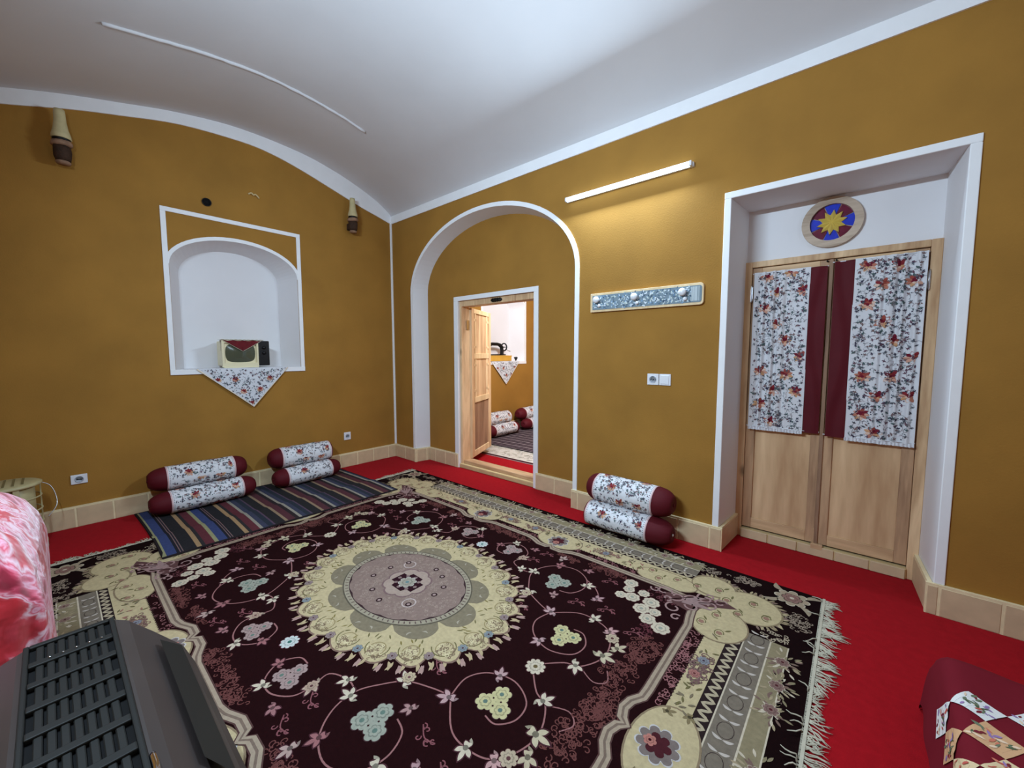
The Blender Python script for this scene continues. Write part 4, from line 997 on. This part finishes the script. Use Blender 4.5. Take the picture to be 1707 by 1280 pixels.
        P.rosette(.66, .43, .032, 8, (180, 168, 138), 11, (80, 50, 50), (110, 80, 80)); P.rosette(1.25, .41, .036, 8, (178, 166, 140), 11, (80, 50, 50), (90, 60, 60)); P.rosette(.37, .745, .03, 8, (168, 148, 128), 11, None, (90, 60, 60))
for s_ in (-1, 1):
    P.T = (s_, 1); P.rosette(1.06, 0, .048, 10, LT, 8, (90, 60, 60), (100, 90, 60)); P.T = (1, s_); P.rosette(0, .70, .046, 10, (190, 204, 198), 8, (110, 60, 70), (60, 110, 100))
P.T = (1, 1)
# medallion
mx, my = .005, .01; NL = 22
def med(a_, b_, n_, d, ph=0, m_=8):
    return [(mx+a_*(1-d+d*abs(math.sin(n_*q/2+ph)))*math.cos(q), my+b_*(1-d+d*abs(math.sin(n_*q/2+ph)))*math.sin(q)) for q in [2*PI*k/(n_*m_) for k in range(n_*m_)]]
P.poly(med(.812, .616, NL, .10), (128, 106, 92), 8, True); P.poly(med(.80, .606, NL, .10), CR, 9, True)
for k in range(NL):
    q = 2*PI*(k+.5)/NL; c_, s2 = math.cos(q), math.sin(q); ex, ey = mx+.69*c_, my+.515*s2; an = math.atan2(s2*.8, c_*.6)
    P.arc(ex, ey, .066, an-1.9, an+1.9, .006, OC, 10, 14, ry=.060)
    P.arc(ex+.01*c_, ey+.01*s2, .045, an+.5, an+5, .006, (150, 140, 100), 11, 12)
    P.bush(ex+.035*c_, ey+.03*s2, .050, .045, 26, (128, 112, 90), 11, rnd, .0042, .011); P.bush(ex+.02*c_, ey+.02*s2, .04, .035, 12, (206, 198, 156), 12, rnd, .005, .011)
    for dd in (-.62, -.22, .22, .62): P.leaf(mx+.775*math.cos(q+dd*.2), my+.585*math.sin(q+dd*.2), an+dd*.8, .060, .018, (176, 162, 126), 8, .1); P.leaf(mx+.80*math.cos(q+dd*.32), my+.60*math.sin(q+dd*.32), an+dd, .055, .020, (166, 140, 130), 8)
    q2 = 2*PI*k/NL; P.rosette(mx+.735*math.cos(q2), my+.555*math.sin(q2), .026, 7, (142, 128, 124) if k % 3 else (130, 142, 144), 12, (90, 84, 60), (80, 56, 60))
for k in range(90):
    q = rnd.random()*6.28; rr_ = rnd.uniform(.76, .86)
    P.leaf(mx+.8*rr_*math.cos(q)*.93, my+.6*rr_*math.sin(q)*.93, q+rnd.uniform(-1, 1), .035, .009, rnd.choice([OC, (126, 118, 70)]), 10)
P.poly([(mx+.585*(.80+.22*abs(math.cos(5*q))**.5)*math.cos(q), my+.44*(.80+.22*abs(math.cos(5*q))**.5)*math.sin(q)) for q in [2*PI*k/120 for k in range(120)]], (126, 120, 98), 12, True)
for k in range(10):
    q = 2*PI*k/10
    for j in (-1, 1): P.leaf(mx+.535*math.cos(q+.06*j), my+.405*math.sin(q+.06*j), q+j, .035, .010, (164, 160, 140), 13, .2*j)
P.disk(mx, my, .478, (92, 88, 74), 14, 60, ry=.362); P.disk(mx, my, .470, (154, 150, 128), 15, 60, ry=.354); P.disk(mx, my, .435, (60, 44, 46), 16, 60, ry=.326)
for k in range(80):
    q = 2*PI*k/80; P.stroke([(mx+.440*math.cos(q), my+.330*math.sin(q)), (mx+.462*math.cos(q), my+.347*math.sin(q))], .007, (98, 84, 78), 17)
P.poly(med(.432, .322, 16, .03), (134, 118, 108), 18, True)
P.bush(mx, my, .40, .29, 520, (156, 142, 128), 19, rnd, .0035, .011)
P.rosette(mx, my, .150, 8, (162, 148, 134), 20, (120, 100, 98), None, depth=.12); P.poly([(mx+x_, my+y_) for x_, y_ in ((-.105, -.05), (-.06, -.05), (-.05, -.085), (.05, -.085), (.06, -.05), (.105, -.05), (.105, .05), (.06, .05), (.05, .085), (-.05, .085), (-.06, .05), (-.105, .05))], (46, 22, 30), 22, True)
P.rosette(mx, my, .056, 8, (154, 154, 138), 24, (190, 186, 176), (100, 130, 130))
for a in range(8): P.disk(mx+.082*math.cos(a*PI/4), my+.066*math.sin(a*PI/4), .013, (130, 112, 108), 24, 7)
for x_, y_ in ((-.24, .03), (.24, .03), (-.24, -.10), (.22, .12), (-.10, -.19), (.12, .19), (.02, .22), (-.20, .15), (.2, -.13), (.03, -.22)):
    P.disk(mx+x_, my+y_, .020, (52, 36, 38), 20, 8); P.disk(mx+x_, my+y_, .011, (156, 138, 132), 21, 6)
for x_, y_ in ((-.17, .14), (.19, -.12)): P.arc(mx+x_, my+y_, .04, 0, 2*PI, .008, (184, 174, 166), 20, 14)
ob('pile', mb, M['pile'], RUG)
# fringes
def fringe(s_, seed, label):
    rnd = random.Random(seed); mb = MB(); y = -hy+.004
    while y < hy-.004:
        wav = .35+.6*math.sin(y*6+seed)+.55*math.sin(y*17)+.4*math.sin(y*43)
        x = s_*hx; ln = .055+.03*wav+rnd.uniform(-.012, .022); a = rnd.gauss(.55*math.sin(y*9+seed)*math.sin(y*31), .38)
        if s_ > 0 and rnd.random() < .07: ln = -.05-.03*rnd.random()
        pts = [(x-s_*.012, y, .009)]
        for i in range(1, 5):
            t_ = i/4; pts.append((x+s_*ln*t_*math.cos(a), y+abs(ln)*t_*math.sin(a)+.006*math.sin(t_*7+y*90), (.007-.003*t_ if ln > 0 else .022)+.003*rnd.random()))
        mb.tube(pts, [.0030, .0028, .0030, .0024, .0014], 4); y += .0056
    ob('fringe', mb, M['fringe'], RUG, label=label, kind='stuff')
fringe(1, 1, 'off-white knotted fringe'); fringe(-1, 5, 'off-white knotted fringe')
for s_ in (-1, 1): mb = MB(); mb.box(s_*hx-.006, s_*hx+.006, -hy, hy, .001, .0125); ob('end_binding', mb, M['fringe'], RUG)

# cream rug in the next room
mb = MB(); mb.col = s2l((196, 190, 180)); x0, x1, y0, y1 = .35, 3.4, .90, 4.0; mb.box(x0, x1, y0, y1, .001, .012)
P = Paint(lambda x, y, h: (x, y, .0125+h), .0005); P.mb = mb; rnd = random.Random(6)
P.rect(x0, x1, y0, y0+.05, (60, 26, 32), 1)
for _ in range(600):
    P.curl(rnd.uniform(x0+.04, x1-.04), rnd.uniform(y0+.1, y0+.6), rnd.random()*6, .025, rnd.choice([(158, 156, 140), (176, 170, 150), (150, 140, 130)]), 2, .007)
ob('cream_rug', mb, M['pile'], label='cream patterned rug under kilim in the next room', cat='rug')

# ------------------------------------------------------------------ next-room niche contents
T = thing('wooden_box', 'yellow wooden box under the sewing machine in far niche', 'box', (-.12, 2.33, 1.345))
mb = MB(); mb.box(-.24, -.03, 1.98, 2.62, 1.345, 1.445); M['ybox'] = mat('yellow_wood', s2l((206, 158, 66)), .5, var=.08, vscale=8); ob('body', mb, M['ybox'], T, True, bevel=.005)
mb = MB(); mb.box(-.245, -.025, 1.975, 2.625, 1.432, 1.450); ob('lid', mb, M['ybox'], T, True, bevel=.003)
T = thing('sewing_machine', 'black hand-cranked sewing machine on yellow box', 'sewing machine', (-.14, 2.3, 1.45))
mb = MB(); mb.box(-.21, -.07, 2.10, 2.50, 1.452, 1.475); ob('bed', mb, M['black'], T, True, bevel=.006)
mb = MB(); mb.tube(smooth([(-.14, 2.13, 1.50), (-.14, 2.12, 1.60), (-.14, 2.16, 1.66), (-.14, 2.26, 1.665), (-.14, 2.36, 1.66), (-.14, 2.44, 1.62), (-.14, 2.46, 1.54), (-.14, 2.46, 1.47)], 5), [.018]*8+[.03]*14+[.035]*14, 12); ob('arm', mb, M['black'], T, True)
mb = MB(); mb.tube([(-.14, 2.52+.0, 1.62) if False else (-.14+.07*math.cos(a), 2.52, 1.61+.07*math.sin(a)) for a in [2*PI*k/20 for k in range(20)]], .013, 8, closed=True); mb.tube([(-.21, 2.52, 1.61), (-.07, 2.52, 1.61)], .007, 6); mb.tube([(-.14, 2.46, 1.61), (-.14, 2.53, 1.61)], .012, 8); ob('hand_wheel', mb, M['black'], T, True)
mb = MB(); mb.tube([(-.10, 2.53, 1.58), (-.06, 2.56, 1.54), (-.05, 2.60, 1.53)], .008, 6); ob('crank_handle', mb, M['metal'], T, True)
mb = MB(); rn = random.Random(4)
for k in range(14):
    a = rn.random()*6.28; mb.tube([(-.06, 2.78, 1.345), (-.06+.03*math.cos(a), 2.78+.03*math.sin(a), 1.40+.02*rn.random())], [.006, .012], 6)
ob('posy', mb, M['black'], label='small dark posy at right end of far niche', cat='ornament')

# ------------------------------------------------------------------ cream kerosene heater at left
KX, KY = .330, -3.53
T = thing('kerosene_heater', 'cream enamel kerosene heater with wire guard against end wall', 'heater', (KX, KY, 0))
B_ = Matrix.Translation((KX, KY, 0))
mb = MB(); o2 = [(KX+.215*math.copysign(abs(math.cos(a))**.7, math.cos(a)), KY+.190*math.copysign(abs(math.sin(a))**.7, math.sin(a))) for a in [2*PI*k/40 for k in range(40)]]
o3 = [(KX+(x-KX)*.93, KY+(y-KY)*.93) for x, y in o2]
n_ = 40; mb.smooth = False
mb.add([(x, y, .001) for x, y in o2]+[(x, y, .045) for x, y in o2]+[(x, y, .058) for x, y in o3], [(i, (i+1) % n_, n_+(i+1) % n_, n_+i) for i in range(n_)]+[(n_+i, n_+(i+1) % n_, 2*n_+(i+1) % n_, 2*n_+i) for i in range(n_)]+[tuple(range(2*n_, 3*n_))]); ob('base_tank', mb, M['cream_enamel'], T, True)
mb = MB(); mb.lathe([(.045, .057), (.045, .070), (.036, .070), (.034, .060), (.001, .060)], 24, Matrix.Translation((KX+.11, KY+.14, 0))); fixn(ob('filler_cap', mb, M['black'], T, True))
mb = MB(); mb.lathe([(.165, .085), (.172, .085), (.172, .110), (.165, .110), (.160, .098)], 36, B_); fixn(ob('tray_ring', mb, M['cream_enamel'], T, True))
mb = MB(); mb.lathe([(.142, .235), (.146, .24), (.146, .492), (.140, .496), (.001, .496)], 32, B_); fixn(ob('chimney', mb, M['cream_enamel'], T, True))
mb = MB(); mb.lathe([(.105, .06), (.108, .24), (.001, .24)], 28, B_); fixn(ob('burner', mb, mat('burner_steel', s2l((110, 96, 86)), .35, metal=.8), T, True))
mb = MB(); mb.lathe([(.001, .535), (.165, .532), (.186, .522), (.186, .508), (.178, .504), (.001, .506)], 40, B_); fixn(ob('top_plate', mb, M['cream_enamel'], T, True))
mb = MB()
for q in (-.09, -.045, 0, .045, .09):
    hl = math.sqrt(.16**2-q*q)*.8; mb.box(KX-hl, KX+hl, KY+q-.006, KY+q+.006, .5335, .5375)
ob('top_slots', mb, mat('slot_enamel', s2l((120, 108, 74)), .5), T, True)
for zz in (.215, .315, .415):
    mb = MB(); mb.tube([(KX+.176*math.cos(a), KY+.176*math.sin(a), zz) for a in [2*PI*k/40 for k in range(40)]], .0055, 8, closed=True); ob('guard_ring', mb, M['cream_enamel'], T, True)
for k in range(5):
    a = k*2*PI/5+.35; mb = MB(); mb.box(-.016, .016, -.004, .004, .06, .51); R_ = Matrix.Translation((KX+.172*math.cos(a), KY+.172*math.sin(a), 0)) @ Matrix.Rotation(a+PI/2, 4, 'Z'); mb.v = [tuple(R_ @ Vector(v)) for v in mb.v]; ob('guard_post', mb, M['cream_enamel'], T, True, bevel=.002)
mb = MB(); mb.tube(smooth([(KX+.10, KY+.10, .10), (KX+.13, KY+.13, .16), (KX+.10, KY+.14, .21)], 6), .006, 8); ob('wick_knob', mb, M['metal'], T, True)
mb = MB(); mb.tube(smooth([(KX-.12, KY+.13, .50), (KX-.14, KY+.22, .44), (KX-.10, KY+.25, .30), (KX-.03, KY+.20, .22)], 8), .003, 6); ob('carry_handle', mb, M['metal'], T, True)

# ------------------------------------------------------------------ pink rose blanket on bedding pile
def rose_mat():
    m = bpy.data.materials.new('rose_blanket'); m.use_nodes = True; nt = m.node_tree; b = nt.nodes['Principled BSDF']; L = nt.links
    b.inputs['Roughness'].default_value = .8; b.inputs['Sheen Weight'].default_value = .5; b.inputs['Specular IOR Level'].default_value = .1
    tc = nt.nodes.new('ShaderNodeTexCoord'); n = nt.nodes.new('ShaderNodeTexNoise'); n.inputs['Scale'].default_value = 4.5; n.inputs['Detail'].default_value = 5; n.inputs['Distortion'].default_value = 1.2
    L.new(tc.outputs['Object'], n.inputs['Vector'])
    v = nt.nodes.new('ShaderNodeTexVoronoi'); v.inputs['Scale'].default_value = 9
    ad = nt.nodes.new('ShaderNodeVectorMath'); ad.operation = 'MULTIPLY_ADD'; ad.inputs[1].default_value = (.35, .35, .35); L.new(n.outputs['Color'], ad.inputs[0]); L.new(tc.outputs['Object'], ad.inputs[2]); L.new(ad.outputs[0], v.inputs['Vector'])
    mx = nt.nodes.new('ShaderNodeMath'); mx.operation = 'MULTIPLY_ADD'; mx.inputs[1].default_value = .62; L.new(v.outputs['Distance'], mx.inputs[0]); L.new(n.outputs['Fac'], mx.inputs[2])
    cr = nt.nodes.new('ShaderNodeValToRGB'); e = cr.color_ramp.elements
    stops = [(.50, (150, 34, 56)), (.57, (186, 60, 84)), (.63, (220, 110, 132)), (.68, (236, 176, 196)), (.73, (216, 92, 112)), (.80, (240, 200, 212)), (.90, (206, 60, 74)), (1.0, (186, 34, 44))]
    e[0].position = stops[0][0]; e[0].color = (*s2l(stops[0][1]), 1); e[1].position = stops[-1][0]; e[1].color = (*s2l(stops[-1][1]), 1)
    for p_, c_ in stops[1:-1]: q = e.new(p_); q.color = (*s2l(c_), 1)
    L.new(mx.outputs[0], cr.inputs[0]); L.new(cr.outputs[0], b.inputs['Base Color'])
    bp = nt.nodes.new('ShaderNodeBump'); bp.inputs['Strength'].default_value = .5; bp.inputs['Distance'].default_value = .02; n2 = nt.nodes.new('ShaderNodeTexNoise'); n2.inputs['Scale'].default_value = 14; L.new(tc.outputs['Object'], n2.inputs['Vector']); L.new(n2.outputs['Fac'], bp.inputs['Height']); L.new(bp.outputs[0], b.inputs['Normal'])
    return m
T = thing('bedding_pile', 'tall pile of bedding under a pink and red rose blanket', 'bedding', (2.62, -3.50, 0))
mb = MB(); BX, BY, BW, BD, BH = 2.62, -3.490, .50, .185, 1.0
def bl(u, v):
    a = u*2*PI; p = .42
    tb = [(0, 0, 1.0), (.35, .55, 1.0), (.5, .70, .97), (.62, .80, .88), (.72, .89, .72), (.80, .95, .52), (.88, 1.0, .28), (1.0, 1.02, .01)]
    for (va, za, ka), (vb, zb_, kb) in zip(tb, tb[1:]):
        if va <= v <= vb: t_ = (v-va)/(vb-va); z = (za+(zb_-za)*t_)*BH*.93; k = ka+(kb-ka)*t_; break
    k *= 1+.035*math.sin(a*5+v*7)+.02*math.sin(a*11-v*5)
    cx_ = math.copysign(abs(math.cos(a))**p, math.cos(a)); sy_ = math.copysign(abs(math.sin(a))**p, math.sin(a))
    return (BX+BW*cx_*k, BY+BD*sy_*k, .028+z+.01*math.sin(a*4))
mb.grid(bl, 90, 50); ob('rose_blanket', mb, rose_mat(), T, True)
mb = MB()
for k, zz in enumerate((.06, .22, .38, .54)):
    mb.box(BX-BW*.8, BX+BW*.8, BY-BD*.8, BY+BD*.75, zz-.03, zz+.09)
ob('folded_mattress', mb, M['burg'], T, True, bevel=.03)

# ------------------------------------------------------------------ dark gas heater in the foreground
M['hgrey'] = mat('dark_enamel', s2l((58, 50, 48)), .42, spec=.5, var=.08, vscale=6)
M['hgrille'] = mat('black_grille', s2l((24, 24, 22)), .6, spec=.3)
M['chrome'] = mat('chrome', s2l((230, 230, 235)), .12, metal=1)
HT = thing('gas_heater', 'dark grey room heater with slotted black grille on top', 'heater', (3.80, -3.30, 0))
gx0, gx1, gy0, gy1, gz = 3.385, 4.10, -3.352, -3.176, .70
# body: sections from the grille out and down
def sec(x0, x1, y0, y1, z, r=.03): 
    o = []
    for cx_, cy_, a0_ in ((x1-r, y1-r, 0), (x0+r, y1-r, PI/2), (x0+r, y0+r, PI), (x1-r, y0+r, 1.5*PI)):
        for k in range(5): a = a0_+PI/2*k/4; o.append((cx_+r*math.cos(a), cy_+r*math.sin(a), z))
    return o
secs = [sec(3.40, 4.16, -3.50, -3.00, .03), sec(3.36, 4.20, -3.52, -2.99, .06), sec(3.36, 4.20, -3.52, -2.99, .44), sec(3.365, 4.19, -3.50, -3.02, .52, .035), sec(3.37, 4.17, -3.45, -3.09, .61, .035), sec(3.375, 4.135, -3.395, -3.145, .675, .03), sec(3.378, 4.11, -3.362, -3.168, .688, .022)]
mb = MB(); n_ = 20
for i in range(len(secs)-1):
    mb.smooth = i > 1; mb.add(secs[i]+secs[i+1], [(k, (k+1) % n_, n_+(k+1) % n_, n_+k) for k in range(n_)])
mb.smooth = False; mb.add(secs[0], [tuple(range(n_))[::-1]]); mb.add(secs[-1], [tuple(range(n_))])
ob('housing', mb, M['hgrey'], HT, True)
# grille: frame with rows of slots
mb = MB(); rows, cols = 7, 8; px_ = (gx1-gx0-.03)/rows; py_ = (gy1-gy0-.022)/cols
mb.box(gx0, gx1, gy0, gy0+.011, .688, gz); mb.box(gx0, gx1, gy1-.011, gy1, .688, gz); mb.box(gx0, gx0+.018, gy0+.011, gy1-.011, .688, gz); mb.box(gx1-.018, gx1, gy0+.011, gy1-.011, .688, gz)
ob('grille_frame', mb, M['hgrille'], HT, True, bevel=.003)
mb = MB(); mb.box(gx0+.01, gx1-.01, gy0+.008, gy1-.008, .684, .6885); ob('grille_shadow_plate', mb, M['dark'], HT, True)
for i in range(1, rows):
    x = gx0+.015+px_*i; mb = MB(); mb.box(x-.012, x+.012, gy0+.011, gy1-.011, .690, gz+.002); ob('grille_rib', mb, M['hgrille'], HT, True, bevel=.003)
for j in range(1, cols):
    y = gy0+.011+py_*j; mb = MB()
    for i in range(rows): xa = gx0+.015+px_*i; mb.box(xa+.006, xa+px_-.006, y-.0070, y+.0070, .689, .697)
    ob('grille_bar', mb, M['hgrille'], HT, True, bevel=.002, seg=1)
for j in range(5): mb = MB(); mb.tube([(gx0+.015+px_-.004, gy0+.048+j*.024, .703), (gx0+.015+px_+.001, gy0+.048+j*.024, .7045)], .0022, 6); ob('rivet', mb, M['chrome'], HT, True)
for y in (gy0-.006, gy1+.006):
    s_ = 1 if y > -3.26 else -1
    mb = MB(); mb.tube(smooth([(4.03, y, .694), (4.08, y, .697), (4.112, y-s_*.012, .695), (4.122, y-s_*.04, .690)], 5), .006, 8); ob('chrome_corner', mb, M['chrome'], HT, True)
# recessed side vent
mb = MB(); P0 = [(3.46, -3.043, .555), (4.06, -3.048, .555), (4.04, -3.100, .625), (3.50, -3.098, .625)]
mb.add([(x, y+.010, z+.006) for x, y, z in P0], [(0, 1, 2, 3)]); ob('side_panel', mb, M['hgrille'], HT, True)
for k in range(4): x = 3.42+k*.23; mb = MB(); mb.box(x, x+.03, -3.47 if k % 2 else -3.05, -3.44 if k % 2 else -3.02, .0178, .035); ob('foot', mb, M['black'], HT, True)

# ------------------------------------------------------------------ mattress with patchwork quilt at right
QX, QY, QW, QD, QH = 5.36, -.97, .95, 1.8, .30
T = thing('floor_mattress', 'low mattress under a burgundy patchwork quilt at lower right', 'mattress', (5.8, -1.9, 0))
mb = MB(); mb.box(QX+.03, QX+QW-.03, QY-QD, QY-.03, .002, QH-.02); ob('mattress', mb, M['burg'], T, True, bevel=.03, seg=3)
R_ = .055
def fold(d):      # signed distance inside edge (positive inside) -> horizontal offset, drop
    if d >= R_: return d, 0
    q = (R_-d)/R_
    if q < PI/2: return R_-R_*math.sin(q), R_*(1-math.cos(q))
    e = R_*(q-PI/2); return -.004-.03*min(1, e/.2), R_+e
def qm(x, y, h=0):
    ox, dz1 = fold(x); oy, dz2 = fold(y)
    wv = .006*math.sin(x*19+y*7)+.004*math.sin(y*23)
    k = min(1, (dz1+dz2)/.25)
    z = max(.004, QH-max(dz1, dz2)-.3*min(dz1, dz2))+(wv if k < .2 else 0)
    n1, n2 = (h if x < R_ else 0), (h if y < R_ else 0)
    return (QX+ox-n1*1.0+wv*.8*k, QY-oy+n2+.5*wv*k, z+(h if dz1+dz2 < R_ else 0))
mb = MB(); mb.col = s2l((112, 24, 36)); lo = -.225
mb.grid(lambda u, v: qm(lo+u*(QW-lo), lo+v*(QD-lo)), 60, 90)
P = Paint(lambda x, y, h: qm(x, y, h+.002), .0006); P.mb = mb; rnd = random.Random(31)
e1 = (math.cos(-.66), -math.sin(-.66)); e2 = (math.cos(.92), -math.sin(.92)); cs = .098
ox_, oy_ = .0, .30
def cell(i, j, col, lev, inset=.0):
    pts = []
    for a, b_ in ((0, 0), (1, 0), (1, 1), (0, 1)):
        a2 = inset+(1-2*inset)*a; b2 = inset+(1-2*inset)*b_
        pts.append((ox_+cs*((i+a2)*e1[0]+(j+b2)*e2[0]), oy_+cs*((i+a2)*e1[1]+(j+b2)*e2[1])))
    return pts
for i in range(-14, 16):
    for j in range(-14, 16):
        pts = cell(i, j, None, 0)
        if (i+j) % 2 or any(not(lo+.01 < p[0] < QW-.02 and .19 < p[1] < QD-.05) for p in pts): continue
        kind = (i-j)//2 % 3; base = [(222, 220, 216), (206, 160, 120), (216, 190, 150)][kind]
        nn = 6
        def ip(a, b_): return (pts[0][0]+(pts[1][0]-pts[0][0])*a+(pts[3][0]-pts[0][0])*b_, pts[0][1]+(pts[1][1]-pts[0][1])*a+(pts[3][1]-pts[0][1])*b_)
        for a in range(nn):
            for b_ in range(nn):
                P.poly([ip(a/nn, b_/nn), ip((a+1)/nn, b_/nn), ip((a+1)/nn, (b_+1)/nn), ip(a/nn, (b_+1)/nn)], base, 1)
        for _ in range(22):
            a, b_ = rnd.uniform(.08, .86), rnd.uniform(.12, .8); p_ = ip(a, b_); cc = rnd.choice([(150, 120, 168), (84, 96, 70), (206, 120, 96), (120, 40, 50), (230, 200, 170), (190, 90, 80), (110, 120, 96)])
            P.leaf(p_[0], p_[1], rnd.random()*6, rnd.uniform(.014, .03), rnd.uniform(.004, .011), cc, 3)
ob('patchwork_quilt', mb, M['print'], T, True, label='burgundy quilt with floral patches')
